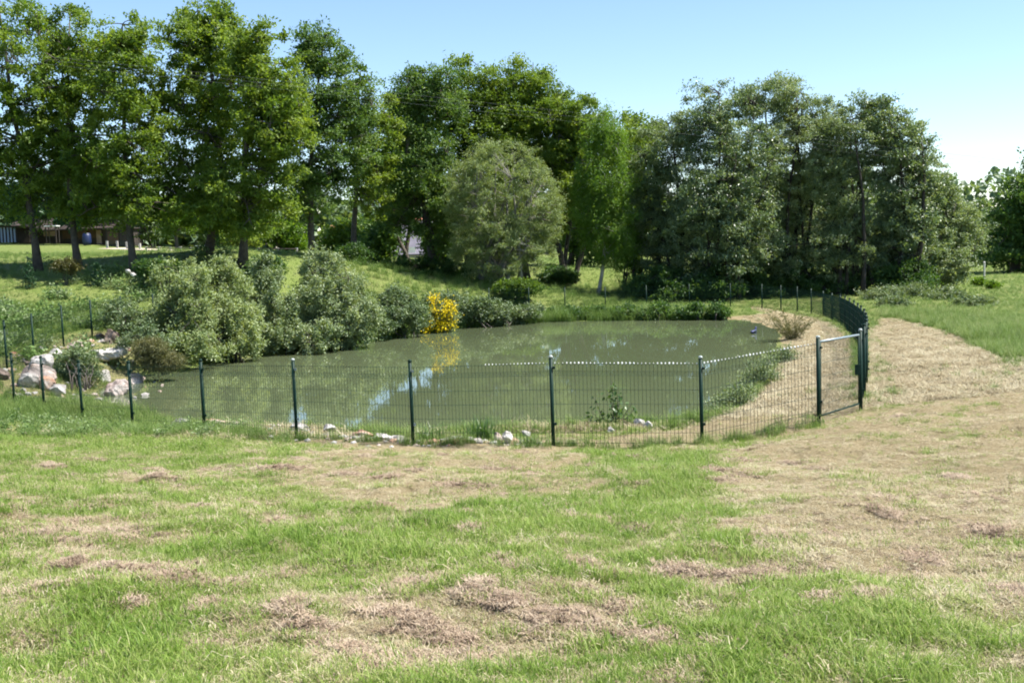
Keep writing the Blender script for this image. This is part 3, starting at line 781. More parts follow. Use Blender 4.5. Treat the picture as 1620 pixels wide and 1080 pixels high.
tree('bramble_bush', 'long low grey-green bramble bank right of the yellow broom', 'bush', g,
     [plobe(748, 490, 34, 20, 46), plobe(790, 494, 34, 18, 46.5), plobe(835, 495, 26, 14, 47), plobe(700, 475, 40, 12, 46.6)],
     leaf=M['bramble'], bark=M['bark'], trunk_r=.03, stems=10, spread=1.2, ncl=160, per=80, lsize=.10, rc=.32, tint_shift=.02, fork=.15)
# yellow broom: stems and green with flower clusters
g = ground_at(698, 44.4)
br = tree('broom_bush', 'bright yellow flowering broom bush on the far bank reflected in the pond', 'bush', g,
     [plobe(700, 500, 24, 22, 44.2)], leaf=M['bramble'], bark=M['bark'], trunk_r=.02, stems=8, spread=.4, ncl=60, per=70, lsize=.08, rc=.25, fork=.15, tint_shift=.05)
mb = MB()
for (u, v, du, dv) in [(706, 482, 13, 8), (690, 490, 12, 8), (703, 498, 12, 9), (712, 508, 9, 9), (680, 512, 13, 8), (700, 517, 12, 6), (688, 472, 7, 4), (716, 492, 6, 7), (672, 519, 8, 5)]:
    l = plobe(u, v, du, dv, 43.6)
    n = 130
    c_ = np.array(l[:3]) + unit(7) * np.array(l[3:]) * .75
    P = c_[rng.integers(0, 7, n)] + rng.normal(size=(n, 3)) * .11
    add_leaves(mb, P, .075, rng.uniform(0, 1, n), aspect=.8)
mb.build('flowers', M['yellow'], br, loc=g)
g = (*W(245, 588), WZ + .05)
tree('dry_bush', 'brownish dry bush hanging over the water right of the red rocks', 'bush', g,
     [plobe(240, 558, 24, 22, 30.3), plobe(264, 572, 22, 16, 30.3)], leaf=M['olive_dry'], bark=M['bark'], trunk_r=.012, stems=14, spread=.5, ncl=110, per=60, lsize=.13, rc=.22, aspect=.14, fork=.1)
g = G(130, 600)
tree('rock_bush', 'small green bush growing among the boulders behind the wire fence', 'bush', g,
     [plobe(112, 580, 26, 20, 29), plobe(138, 588, 22, 22, 29), plobe(122, 562, 20, 12, 29)], leaf=M['bramble'], bark=M['bark'], trunk_r=.015, stems=9, spread=.3, ncl=110, per=70, lsize=.055, rc=.2, fork=.1, tint_shift=.05, floor=WZ)
# conifers and little bush on the far left slope
def fir(u, v, d, hpx, label):
    p = at(u, v, d); z0 = H1(p[0], p[1]); h = hpx * d / F
    root = empty('young_fir', (p[0], p[1], z0)); tag(root, label, 'young fir')
    tb, cb = MB(), MB()
    tb.tube([(p[0], p[1], z0 - .1), (p[0], p[1], z0 + h)], [.03, .008], 5)
    for k in range(11):
        t = k / 11; zz = z0 + h * (.08 + .88 * t); rr = h * .38 * (1 - t) + .04
        for a in np.linspace(0, 6.28, 9)[:-1] + k * .4:
            L = rr * rng.uniform(.7, 1.1)
            e = np.array([p[0] + math.cos(a) * L, p[1] + math.sin(a) * L, zz - L * .12])
            s_ = np.array([p[0], p[1], zz])
            q = s_ + (e - s_) * rng.uniform(.1, 1, (14, 1)) + rng.normal(size=(14, 3)) * .025
            add_leaves(cb, q, .11, rng.uniform(.1, .9, 14), aspect=.25)
    cb.build('crown', M['conifer'], root, loc=(p[0], p[1], z0)); tb.build('trunk', M['bark'], root, loc=(p[0], p[1], z0))
fir(45, 430, 42, 42, 'small dark young fir on the slope left of the first oak trunk')
fir(153, 430, 43, 38, 'thin young fir standing between the slanting oak and the thick ivied oak')
g = ground_at(102, 43)
tree('rusty_bush', 'low rusty-brown bush on the slope between the first two oak trunks', 'bush', g,
     [plobe(100, 416, 18, 9, 43), plobe(112, 424, 14, 8, 43)], leaf=M['rust_leaf'], bark=M['bark'], trunk_r=.012, stems=8, spread=.3, ncl=34, per=30, lsize=.10, rc=.22, fork=.1)
# background garden trees
g = ground_at(285, 80)
tree('garden_tree', 'young garden tree with a pale painted stem beside the rail fence', 'tree', g,
     [plobe(284, 345, 26, 22, 80), plobe(268, 330, 20, 20, 80), plobe(302, 352, 16, 16, 80)], leaf=M['lime'], bark=M['bark'], trunk_r=.13, ncl=60, per=80, lsize=.22, rc=.7, tint_shift=-.2)
for i, (u, d, lob, lf, lab, ts) in enumerate([
    (455, 92, [(445, 372, 34, 22), (425, 360, 26, 18), (470, 380, 22, 14)], 'lime', 'yellow-green garden bush seen under the oaks left of the dark curved trunk', -.1),
    (395, 88, [(395, 365, 28, 30), (375, 375, 20, 22)], 'oak', 'mid-green garden bush behind the broad oak trunk', 0),
    (235, 95, [(235, 345, 24, 34), (210, 350, 18, 30)], 'sallow', 'pale soft bush behind the white-post fence near the dark shed', -.1),
    (345, 100, [(345, 345, 30, 40), (318, 350, 18, 36)], 'oak_dark', 'dark leafy bush behind the young garden tree', 0),
    (480, 120, [(482, 375, 20, 18), (468, 368, 14, 14)], 'alder', 'bluish distant bush in the gap beside the curved trunk', .1),
    (695, 80, [(696, 385, 22, 30), (708, 370, 20, 28)], 'oak_dark', 'dark evergreen bush hiding the right end of the grey roofed house', -.1),
    (600, 70, [(598, 392, 22, 18), (612, 372, 14, 26)], 'oak_dark', 'dark bush in front of the middle of the grey roofed house', -.1),
    (545, 72, [(545, 385, 22, 24), (530, 372, 12, 18)], 'oak', 'green bush in front of the low outbuilding', 0),
    (575, 75, [(572, 375, 26, 30), (598, 385, 24, 22)], 'oak_dark', 'dark evergreen bush standing before the grey roofed house', -.1),
    (1520, 90, [(1500, 400, 26, 26), (1530, 405, 20, 22)], 'alder', 'hazy far bush behind the pale elder at the right', 0)]):
    g = ground_at(u, d)
    tree('garden_bush', lab, 'bush', g, [plobe(*l, d) for l in lob], leaf=M[lf], bark=M['bark'], trunk_r=.08, stems=6, spread=.8, ncl=70, per=80, lsize=.26, rc=.8, tint_shift=ts, fork=.15)
for u, lob, lab in [(40, [(30, 325, 44, 34), (60, 300, 40, 40)], 'dark evergreen mass looming over the pale blue shed'), (110, [(105, 330, 44, 30), (120, 300, 40, 40)], 'dark evergreen mass over the middle of the barn'),
                    (190, [(185, 325, 36, 34), (175, 300, 36, 36)], 'dark evergreen mass behind the low dark shed')]:
    g = ground_at(u, 97 if u < 150 else 104)
    tree('dark_evergreen', lab, 'tree', (g[0], g[1] + 9, g[2]), [plobe(*l, 93 if u < 150 else 100) for l in lob], leaf=M['conifer'], bark=M['bark'], trunk_r=.15, ncl=90, per=110, lsize=.3, rc=1.0)
for i, (u, v, s, lab) in enumerate([(1547, 447, 9, 'small round clipped bush beside the slim post on the lawn'), (1572, 452, 10, 'second round clipped bush on the lawn right of the slim post')]):
    g = G(u, v + 6)
    tree('round_bush', lab, 'bush', (g[0], g[1], H1(g[0], g[1])), [plobe(u, v, s, s * .8, g[1])], leaf=M['lime'], bark=M['bark'], trunk_r=.02, stems=5, spread=.2, ncl=30, per=60, lsize=.10, rc=.2, fork=.1)

# distant woods all around
mb = MB()
for (a0, a1, dist, hh, n) in [(-60, 60, 190, 13, 40000), (-34, 34, 125, 6.5, 24000), (60, 300, 210, 12, 12000)]:
    a = np.radians(rng.uniform(a0, a1, n))
    dd = dist + rng.normal(0, 3, n)
    x, y = np.sin(a) * dd, np.cos(a) * dd
    top = hh * (.35 + .9 * fbm(np.degrees(a) * .35 + 50, a * 0 + dist, 33, 3))
    z = rng.uniform(0, 1, n) ** .8 * top + H0(x, y)
    add_leaves(mb, np.c_[x, y, z], 1.0, rng.normal(.4, .2, n), aspect=.8)
tag(mb.build('distant_woods', M['alder'], None), kind='stuff', label='hazy line of distant woods', cat='woods')

# ------------------------------------------------------------------ fence
fz = [p[2] - POSTS[i][3] for i, p in enumerate(PT)]
root = empty('wire_fence', (0, 15, 0))
tag(root, 'dark green welded wire fence on round posts running all round the pond', 'fence')
off = np.array([0, 15, 0])
for i, ((u, v, d, h), p) in enumerate(zip(POSTS, PT)):
    q = MB()
    q.tube([(0, 0, -h - .3), (0, 0, -.03)], (.0265 if i not in (0, 48) else .029), 10)
    zz = H1(p[0], p[1])
    po = q.build('post', M['green_paint'], root, smooth=True); po.location = p - off
    if d < 30 or i < 12:
        c_ = MB(); c_.tube([(0, 0, -.032), (0, 0, -.006), (0, 0, .004)], [.031, .029, .014], 10)
        cc = c_.build('post_cap', M['cap'] if i in (46, 47, 48, 0, 44) else M['green_paint'], po, smooth=True)
        for zc in (-.17, -.95):
            k_ = MB(); k_.box((0.036, -.012, zc), (.03, .03, .035)); k_.build('clamp', M['galv'] if i in (44, 45) else M['green_paint'], po)
def wire_panel(p, q, hp, hq, far, tips):
    """vertical rods every 55 mm, horizontals every 200 mm with stiffening folds"""
    d = q - p; L = np.hypot(d[0], d[1]); n = max(4, int(round(L / .0548)))
    nrm_ = np.array([-d[1], d[0], 0]) / L
    m_ = MB(); r = .0026 if not far else .0042
    drop = .115
    hh = min(hp, hq) - drop - .03
    for k in range(n + 1):
        t = k / n
        b = p + d * t
        tp = b + np.array([0, 0, -drop]); bt = b + np.array([0, 0, -drop - hh])
        if far: m_.tube([bt, tp], r, 3, cap=False)
        else:
            m_.tube([bt, tp - [0, 0, .16], tp - [0, 0, .135] + nrm_ * .02, tp - [0, 0, .105], tp + [0, 0, .012]], r, 3, cap=False)
    a_, b_ = p + d * .012, p + d * .988
    for zz, o_ in [(0.0, 0), (.105, 0), (.135, .02), (.16, 0), (.36, 0), (.56, 0), (.76, 0), (.96, 0), (hh - .01, 0)]:
        if zz > hh: continue
        if far and zz in (.105, .135): continue
        e = np.array([0, 0, -drop - zz]) + nrm_ * (o_ + .005)
        m_.tube([a_ + e, b_ + e], r * 1.15, 3, cap=False)
    return m_.build('wire_mesh', M['green_paint'], root, loc=None), n
for i in range(len(POSTS)):
    j = (i + 1) % len(POSTS)
    if j == 0: continue        # the gate stands here
    far = POSTS[i][2] > 29
    o, n = wire_panel(PT[i] - off, PT[j] - off, POSTS[i][3], POSTS[j][3], far, False)
    tag(o, kind='stuff')
    if i in (45, 46, 47, 44):  # pale beads added as painted sun glints along these panel tops
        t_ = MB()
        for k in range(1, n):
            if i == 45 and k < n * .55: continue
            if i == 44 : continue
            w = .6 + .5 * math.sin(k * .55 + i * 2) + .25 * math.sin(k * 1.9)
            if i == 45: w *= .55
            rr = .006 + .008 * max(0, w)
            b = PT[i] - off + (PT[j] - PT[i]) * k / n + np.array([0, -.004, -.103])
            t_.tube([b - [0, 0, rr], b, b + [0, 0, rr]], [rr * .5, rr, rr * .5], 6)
        if t_.n: tag(t_.build('glint_beads', M['tip'], root), kind='stuff')
# gate
A, B = PT[48], PT[0]
gr = empty('wire_gate', (A + B) / 2 - [0, 0, 1.26]); tag(gr, 'narrow gate of mesh in a pale grey tube frame between two green posts', 'gate')
go = (A + B) / 2 - [0, 0, 1.26]
dirn = (B - A); dirn /= np.linalg.norm(dirn)
a_, b_ = A + dirn * .07 - go, B - dirn * .07 - go
def rail(name, z, m_, r=.02):
    q = MB(); q.tube([a_ + [0, 0, z], b_ + [0, 0, z]], r, 8); return q.build(name, m_, gr, smooth=True)
rail('top_rail', -.09, M['galv'], .018); rail('bottom_rail', -1.16, M['green_paint'], .014)
for p in (a_, b_):
    q = MB(); q.tube([p + [0, 0, -1.16], p + [0, 0, -.09]], .014, 8); q.build('stile', M['green_paint'], gr, smooth=True)
q = MB(); L = np.linalg.norm(b_ - a_); n = int(L / .055)
for k in range(1, n): q.tube([a_ + (b_ - a_) * k / n + [0, 0, -1.15], a_ + (b_ - a_) * k / n + [0, 0, -.09]], .0026, 3, cap=False)
for z in (-.4, -.6, -.8, -1.0): q.tube([a_ + [0, 0, z], b_ + [0, 0, z]], .003, 3, cap=False)
tag(q.build('wire_mesh', M['green_paint'], gr), kind='stuff')
q = MB(); q.box(b_ - dirn * .06 + np.array([0, -.02, -.62]), (.09, .03, .16)); q.build('lock_box', M['green_paint'], gr)

# ------------------------------------------------------------------ rocks
def rock_mat(name, c0, c1, c2):
    def b(nt, ns, ls, out):
        tc = ns.new('ShaderNodeTexCoord')
        n = N(ns, 'ShaderNodeTexNoise', Scale=2.2, Detail=8.0, Roughness=.65); n2 = N(ns, 'ShaderNodeTexNoise', Scale=14.0, Detail=6.0, Roughness=.7)
        ls.new(tc.outputs['Object'], n.inputs['Vector']); ls.new(tc.outputs['Object'], n2.inputs['Vector'])
        r = ramp(ns, [(.36, c0), (.5, c1), (.62, c2)]); ls.new(n.outputs['Fac'], r.inputs[0])
        p = N(ns, 'ShaderNodeBsdfPrincipled', Roughness=.85)
        mx = N(ns, 'ShaderNodeMix', data_type='RGBA', blend_type='MULTIPLY'); mx.inputs[0].default_value = .6
        r2 = ramp(ns, [(.3, (.45, .43, .4)), (.6, (1, 1, 1))]); ls.new(n2.outputs['Fac'], r2.inputs[0])
        ls.new(r.outputs[0], mx.inputs['A']); ls.new(r2.outputs[0], mx.inputs['B']); ls.new(mx.outputs['Result'], p.inputs['Base Color'])
        bm = N(ns, 'ShaderNodeBump', Strength=.7, Distance=.04); ls.new(n2.outputs['Fac'], bm.inputs['Height']); ls.new(bm.outputs[0], p.inputs['Normal'])
        ls.new(p.outputs[0], out.inputs[0])
    return mat(name, b)
RM = {'white': rock_mat('pale_rock', (.30, .27, .24), (.47, .45, .42), (.60, .58, .55)), 'grey': rock_mat('grey_rock', (.22, .20, .18), (.38, .36, .34), (.55, .53, .51)),
      'pink': rock_mat('pink_rock', (.28, .20, .17), (.42, .34, .30), (.56, .50, .47)), 'orange': rock_mat('orange_rock', (.32, .15, .09), (.40, .26, .18), (.48, .42, .38)),
      'dark': rock_mat('dark_rock', (.07, .05, .04), (.13, .10, .08), (.22, .17, .14))}
def icos():
    import bmesh
    bm = bmesh.new(); bmesh.ops.create_icosphere(bm, subdivisions=4, radius=1)
    v = np.array([q.co[:] for q in bm.verts]); f = np.array([[w.index for w in q.verts] for q in bm.faces]); bm.free(); return v, f
IV, IF = icos()
def rock(name, u0, u1, v0, v1, kind, label, d=None, cat='rock', group=None, rot=0.0, lift=0.0):
    u, v = (u0 + u1) / 2, v1
    g_ = G(u, v) if d is None else at(u, v, d)
    d_ = g_[1]; s = d_ / F
    if d is None: g_[2] = min(g_[2], H1(g_[0], g_[1]) + .02) if lift == 0 else g_[2]
    k9 = 1.04 if name == 'boulder' else 1.0
    wx, hz = (u1 - u0) / 2 * s * k9, (v1 - v0) * s * k9
    V = IV.copy()
    for _ in range(16):                      # knock flat faces off the lump
        nn = unit(1)[0]; k_ = rng.uniform(.42, .8)
        dd = V @ nn; V = V - np.outer(np.maximum(dd - k_, 0), nn) * .92
    o_ = rng.uniform(0, 50)
    V = V * (1 + .5 * (fbm(V[:, 0] * 2.3 + V[:, 2] * 1.1 + o_, V[:, 1] * 2 + V[:, 2] * 1.9 + o_, 5, 4) - .5))[:, None]
    V = V / np.abs(V).max(0)
    V = V * np.array([wx, max(wx * .75, hz * .6), hz * .62])
    ca, sa = math.cos(rot), math.sin(rot)
    V = np.c_[V[:, 0] * ca + V[:, 2] * sa, V[:, 1], -V[:, 0] * sa + V[:, 2] * ca]
    m_ = MB(); m_.add(V, f3=IF)
    o = m_.build(name, RM[kind], smooth=False)
    o.location = (g_[0], g_[1] + wx * .5, g_[2] + hz * .42)
    tag(o, label, cat, group)
    return o
GB = 'boulders heaped at the left end of the pond'
for a in [(128, 192, 540, 562, 'white', 'large flat white boulder on top of the heap'), (104, 133, 541, 557, 'pink', 'pale pinkish boulder left of the flat white one'),
          (148, 164, 526, 536, 'orange', 'small orange stone behind the flat white boulder'), (161, 187, 522, 545, 'dark', 'dark angular boulder behind the flat white one'),
          (183, 205, 531, 552, 'white', 'white-and-grey upright boulder right of the dark one'), (58, 73, 548, 558, 'white', 'small white stone at the back left of the heap'),
          (73, 99, 552, 566, 'white', 'whitish boulder between the small white stone and the bush'), (34, 80, 562, 592, 'grey', 'grey blocky boulder with square edges behind the fence posts'),
          (10, 80, 578, 612, 'pink', 'long pink slanting boulder low at the left'), (18, 55, 592, 614, 'grey', 'grey-white boulder in front of the long pink one'),
          (58, 84, 590, 612, 'orange', 'orange end stone under the grey block'), (72, 103, 604, 621, 'grey', 'small grey boulder at the foot of the heap'),
          (-15, 14, 582, 602, 'dark', 'dark reddish boulder cut by the left photo edge'), (154, 174, 558, 578, 'white', 'white boulder with a rusty corner above the water'),
          (160, 202, 580, 609, 'pink', 'round grey-red boulder dipping into the water'), (200, 222, 554, 582, 'pink', 'reddish upright boulder beside the dry bush'),
          (208, 231, 574, 601, 'orange', 'rust-red boulder at the water edge under the reddish upright one'), (270, 284, 570, 592, 'grey', 'grey stone standing at the water edge by the first shrub'),
          (36, 62, 570, 586, 'dark', 'dark brown slab wedged under the grey blocky boulder')]:
    rock('boulder', *a, cat='boulder', group=GB)
for a in [(93, 103, 620, 630, 'orange', 'tiny orange stone below the boulder heap'), (119, 128, 622, 632, 'pink', 'tiny pink stone near the third left fence post'), (40, 50, 618, 628, 'white', 'tiny pale stone between the two leftmost front posts')]:
    rock('stone', *a, cat='stone')
GS = 'stones along the near shore'
for a in [(310, 358, 661, 678, 'orange', 'long orange-white stone behind the fifth front post'), (362, 393, 666, 680, 'pink', 'rounded pinkish stone right of the long orange-white one'),
          (394, 424, 673, 683, 'pink', 'low flat pink stone of the near shore'), (453, 488, 668, 685, 'grey', 'rounded pale stone behind the sixth front post'),
          (504, 532, 670, 684, 'grey', 'pale stone half hidden in shore grass'), (555, 592, 679, 695, 'orange', 'stone with an orange top near the shore twigs'),
          (588, 622, 686, 700, 'grey', 'flat greyish slab left of the middle post'), (618, 652, 690, 704, 'white', 'flat whitish slab touching the middle post'),
          (669, 682, 684, 694, 'white', 'tiny white stone in the grass right of the middle post'), (695, 738, 690, 703, 'grey', 'flat pale slab between grass tufts'),
          (778, 798, 683, 699, 'pink', 'pale pink stone left of its twin behind the fence'), (794, 814, 682, 699, 'white', 'rounded white stone right of its pink twin'),
          (825, 841, 681, 690, 'white', 'small chalk-white stone near the tall central post'), (1001, 1021, 662, 676, 'white', 'bright white stone on the bank right of the leafy sapling'),
          (1016, 1034, 664, 677, 'white', 'white stone with pink side right of the bright one'), (960, 974, 675, 685, 'white', 'small white stone at the foot of the leafy sapling'),
          (270, 300, 659, 670, 'grey', 'low pale stone left of the long orange-white one'), (424, 452, 676, 686, 'pink', 'small flat pink stone left of the sixth post')]:
    rock('stone', *a, cat='stone', group=GS)
def rubble(name, label, pts, n, smin, smax, mk, spread_):
    m_ = MB(); V0, F0 = IV[:12 * 1], None
    import bmesh
    bm = bmesh.new(); bmesh.ops.create_icosphere(bm, subdivisions=1, radius=1)
    V0 = np.array([q.co[:] for q in bm.verts]); F0 = np.array([[w.index for w in q.verts] for q in bm.faces]); bm.free()
    pts = np.array(pts)
    for _ in range(n):
        i = rng.integers(0, len(pts) - 1); t = rng.uniform(); c_ = pts[i] * (1 - t) + pts[i + 1] * t + rng.normal(0, spread_, 2)
        z_ = H1(c_[0], c_[1]); r_ = rng.uniform(smin, smax) * rng.uniform(.4, 1)
        V = V0 * (1 + rng.uniform(-.25, .25, (len(V0), 1))) * np.array([1, rng.uniform(.6, 1), rng.uniform(.4, .7)]) * r_
        a = rng.uniform(0, 6.28); V = np.c_[V[:, 0] * math.cos(a) - V[:, 1] * math.sin(a), V[:, 0] * math.sin(a) + V[:, 1] * math.cos(a), V[:, 2]]
        m_.add(V + [c_[0], c_[1], max(z_, WZ) + r_ * .1], f3=F0, m=int(rng.integers(0, 4)))
    tag(m_.build(name, mk), label, 'rubble', kind='stuff')
KM = [RM['grey'], RM['pink'], RM['grey'], RM['orange']]
rubble('shore_rubble', 'small rubble stones bedded along the near shore', [G(u, v)[:2] for u, v in [(270, 668), (380, 680), (470, 687), (560, 695), (640, 703), (740, 702), (830, 699)]], 330, .02, .11, KM, .28)
rubble('heap_rubble', 'rubble stones between the boulders at the left end of the pond', [G(u, v)[:2] for u, v in [(-20, 600), (30, 575), (80, 560), (140, 545), (200, 548), (215, 590), (150, 605), (90, 622), (20, 615), (60, 595), (120, 570)]], 150, .05, .15, KM, .6)
for a in [(198, 207, 426, 432, 'white', 'small white stone in the grass left of the ivied oak'), (206, 215, 431, 437, 'white', 'second small white stone nearest the ivied oak foot')]:
    rock('stone', *a, d=42, cat='stone')

# ------------------------------------------------------------------ houses and garden beyond
M['slate'] = simple('slate_roof', (.10, .095, .115), .6, noise=(.15, .14, .17), scale=1.4, bump=.4, bscale=6)
M['tile'] = simple('ridge_tile', (.36, .13, .07), .8, noise=(.45, .20, .12), scale=3)
M['render'] = simple('wall_render', (.25, .22, .19), .9, noise=(.32, .28, .24), scale=1)
M['stone_wall'] = simple('pink_stone_wall', (.30, .19, .16), .9, noise=(.38, .27, .22), scale=3)
M['timber'] = simple('dark_timber', (.022, .017, .014), .85, noise=(.05, .035, .028), scale=3)
M['brown'] = simple('brown_boards', (.06, .03, .014), .8, noise=(.09, .05, .025), scale=2)
M['glass'] = simple('window_glass', (.02, .025, .03), .08)
M['whitep'] = simple('white_paint', (.72, .72, .70), .6)
M['bluew'] = simple('pale_blue_sheet', (.26, .34, .46), .45)
M['blue'] = simple('blue_plastic', (.008, .018, .07), .5)
M['conc'] = simple('concrete_post', (.50, .49, .46), .9)
M['orange'] = simple('orange_cloth', (.75, .28, .10), .7)

def house(name, label, u0, u1, veave, vridge, vbase, d, wallm, roofm, deep=7.0, windows=(), doors=(), ridge=True, chim=None, cat='house', over=.3):
    A0 = at(u0, vbase, d); B0 = at(u1, vbase, d); s = d / F
    W_ = B0[0] - A0[0]; z0 = min(A0[2], B0[2]) - .5
    um = (u0 + u1) / 2
    ze = at(um, veave, d)[2]; zr = at(um, vridge, d + deep / 2)[2]
    o = np.array([A0[0], d, z0]); rt = empty(name, o); tag(rt, label, cat)
    q = MB(); hw = ze - z0
    v = [[0, 0, 0], [W_, 0, 0], [W_, deep, 0], [0, deep, 0], [0, 0, hw], [W_, 0, hw], [W_, deep, hw], [0, deep, hw], [0, deep / 2, zr - z0 - .12], [W_, deep / 2, zr - z0 - .12]]
    q.add(v, f4=[[0, 1, 5, 4], [1, 2, 6, 5], [2, 3, 7, 6], [3, 0, 4, 7]], f3=[[4, 8, 7], [5, 6, 9]]); q.build('wall', wallm, rt)
    q = MB(); t = .12; hr = zr - z0
    for sy, y0 in ((1, -over), (-1, deep + over)):
        k = over * (hr - hw) / (deep / 2)
        a = [[-over, y0, hw - k], [W_ + over, y0, hw - k], [W_ + over, deep / 2, hr], [-over, deep / 2, hr]]
        b = [[p[0], p[1], p[2] + t] for p in a]
        f = [[0, 1, 2, 3], [7, 6, 5, 4], [0, 4, 5, 1], [1, 5, 6, 2], [2, 6, 7, 3], [3, 7, 4, 0]]
        q.add(a + b, f4=f)
    ro = q.build('roof', roofm, rt)
    if ridge:
        q = MB(); q.tube([(-over, deep / 2, hr + t + .02), (W_ + over, deep / 2, hr + t + .02)], .17, 8); q.build('ridge', M['tile'], ro)
    if chim:
        q = MB(); q.box((W_ * chim, deep / 2 + .4, hr + .5), (.8, .6, 1.5)); q.box((W_ * chim, deep / 2 + .4, hr + 1.3), (.95, .75, .12)); q.build('chimney', M['tile'], ro)
    for (fx, fz, ww, wh) in windows:
        q = MB(); cx, cz = W_ * fx, hw * fz
        for dx, dz, bx, bz in ((0, wh / 2, ww + .1, .09), (0, -wh / 2, ww + .1, .09), (-ww / 2, 0, .09, wh - .1), (ww / 2, 0, .09, wh - .1), (0, 0, .05, wh - .1)):
            q.box((cx + dx, -.04, cz + dz), (bx, .07, bz))
        wf = q.build('window', M['whitep'], rt); q = MB(); q.box((cx, -.012, cz), (ww - .05, .02, wh - .05)); q.build('pane', M['glass'], wf)
    for (fx, ww, wh, mm) in doors:
        q = MB(); q.box((W_ * fx, -.05, .5 + wh / 2), (ww, .08, wh)); q.build('door', M[mm], rt)
    return rt, W_, o
house('farmhouse', 'low house with violet-grey slate roof and terracotta ridge glimpsed between the trees', 592, 690, 402, 352, 418, 86, M['render'], M['slate'], deep=11,
      windows=[(.4, .62, .9, .7), (.75, .62, .9, .7)], doors=[(.58, .95, 1.4, 'whitep')], chim=.28)
house('outbuilding', 'low outbuilding with terracotta ridge left of the slate roofed house', 520, 578, 382, 362, 402, 84, M['render'], M['slate'], deep=6,
      windows=[(.45, .55, .9, .8)])
h, W_, o = house('barn', 'dark timber barn under the oaks at the far left with pinkish wall panels', 30, 172, 358, 322, 388, 98, M['timber'], M['timber'], deep=9, ridge=False, cat='barn', over=.8)
s_ = 98 / F
def panel(name, u0, u1, v0, v1, m_, dy=-.06, parent=h, org=o, d=98):
    a, b = at(u0, v1, d), at(u1, v0, d)
    q = MB(); q.box(((a[0] + b[0]) / 2 - org[0], dy, (a[2] + b[2]) / 2 - org[2]), (b[0] - a[0], .1, b[2] - a[2])); return q.build(name, M[m_], parent)
panel('wall_panel', 48, 56, 356, 370, 'stone_wall'); panel('wall_panel', 70, 89, 358, 374, 'stone_wall')
panel('wall_panel', 100, 152, 362, 378, 'brown'); panel('door', 28, 44, 360, 384, 'timber', -.08)
panel('door', 154, 160, 364, 386, 'stone_wall')
# pale sheet-walled shed
p = at(1, 384, 94); g0 = np.array([p[0], 94, p[2]]); rt = empty('sheet_shed', g0); tag(rt, 'pale blue sheet-metal shed at the left edge under the oaks', 'shed')
w = (at(27, 384, 94)[0] - p[0]); hh = (at(1, 360, 94)[2] - p[2])
for k in range(5):
    q = MB(); q.box((w * (k + .5) / 5, 0, hh / 2), (w / 5 - .05, .08, hh)); q.build('sheet', M['bluew'], rt)
for k in range(6):
    q = MB(); q.box((w * k / 5, -.05, hh / 2), (.09, .1, hh)); q.build('upright', M['timber'], rt)
q = MB(); q.box((w / 2, 1.2, hh + .06), (w + .5, 3.2, .1)); q.build('roof', M['timber'], rt)
q = MB(); q.box((w / 2, 2.6, hh / 2), (w, .08, hh)); q.build('rear_wall', M['timber'], rt)
# dark open shed
p = at(168, 386, 92); g0 = np.array([p[0], 92, p[2]]); rt = empty('garden_shed', g0); tag(rt, 'low dark garden shed behind the white-post fence', 'shed')
w = at(208, 386, 92)[0] - p[0]; hh = at(168, 363, 92)[2] - p[2]
q = MB(); q.box((w / 2, 1.5, hh / 2 - .1), (w, 3, hh + .2)); q.build('wall', M['timber'], rt)
q = MB(); q.box((w / 2, 1.5, hh + .06), (w + .4, 3.5, .1)); q.build('roof', M['timber'], rt)
q = MB(); q.box((w * .3, -.04, hh * .42), (.9, .06, hh * .84)); q.build('door', M['brown'], rt)
# blue water barrel
p = at(138, 388, 92); q = MB(); rt = empty('barrel', p); tag(rt, 'blue plastic barrel standing by the barn', 'barrel')
q.tube([(0, 0, 0), (0, 0, .3), (0, 0, .8), (0, 0, .95)], [.3, .36, .36, .3], 14); q.build('body', M['blue'], rt, smooth=True)
q = MB(); q.tube([(0, 0, .95), (0, 0, 1.0)], [.32, .29], 14); q.build('lid', M['blue'], rt)
# trestle table, pale top
p = at(84, 384, 90); rt = empty('garden_table', p); tag(rt, 'pale-topped garden table before the barn between two oak trunks', 'table')
q = MB(); q.box((0, 0, 1.35), (1.0, .8, .07)); q.build('tabletop', M['whitep'], rt)
for sx in (-.4, .4):
    for sy in (-.3, .3):
        q = MB(); q.box((sx, sy, .64), (.07, .07, 1.35)); q.build('leg', M['timber'], rt)
# white-post fence with mesh, then rail fence
def post_fence(name, label, us, vt, vb, d, rails, m_post, m_rail):
    P0 = [at(u, vb_, d) for u, vb_ in zip(us, vb)]
    rt = empty(name, P0[0]); tag(rt, label, 'fence')
    for u, p, t in zip(us, P0, vt):
        h_ = at(u, t, d)[2] - p[2]
        q = MB(); q.box((0, 0, h_ / 2 - .1), (.13, .13, h_ + .2)); o_ = q.build('post', m_post, rt); o_.location = p - P0[0]
    for k in range(len(P0) - 1):
        for fr in rails:
            a, b = P0[k] - P0[0], P0[k + 1] - P0[0]
            z = (at(us[k], vt[k], d)[2] - P0[k][2]) * fr
            q = MB(); q.tube([a + [0, -.09, z], b + [0, -.09, z]], .045 if len(rails) < 4 else .015, 5); q.build('rail', m_rail, rt)
post_fence('mesh_garden_fence', 'garden fence of pale concrete posts and dark wires beside the dark shed', [170, 186, 201, 208.5, 222], [381, 381, 382, 383, 385], [394, 395, 396, 397, 399], 84, (.15, .35, .55, .75, .95), M['conc'], M['green_paint'])
post_fence('rail_fence', 'low rail fence with pale posts along the lane behind the oaks', [232, 252, 269.5, 286, 304, 324, 350, 380, 410, 440, 470], [390, 390, 391, 390, 391, 392, 392, 392, 392, 392, 392], [402, 402.5, 403, 403, 404, 404, 404, 404, 404, 404, 404], 76, (.85, .35), M['conc'], M['timber'])
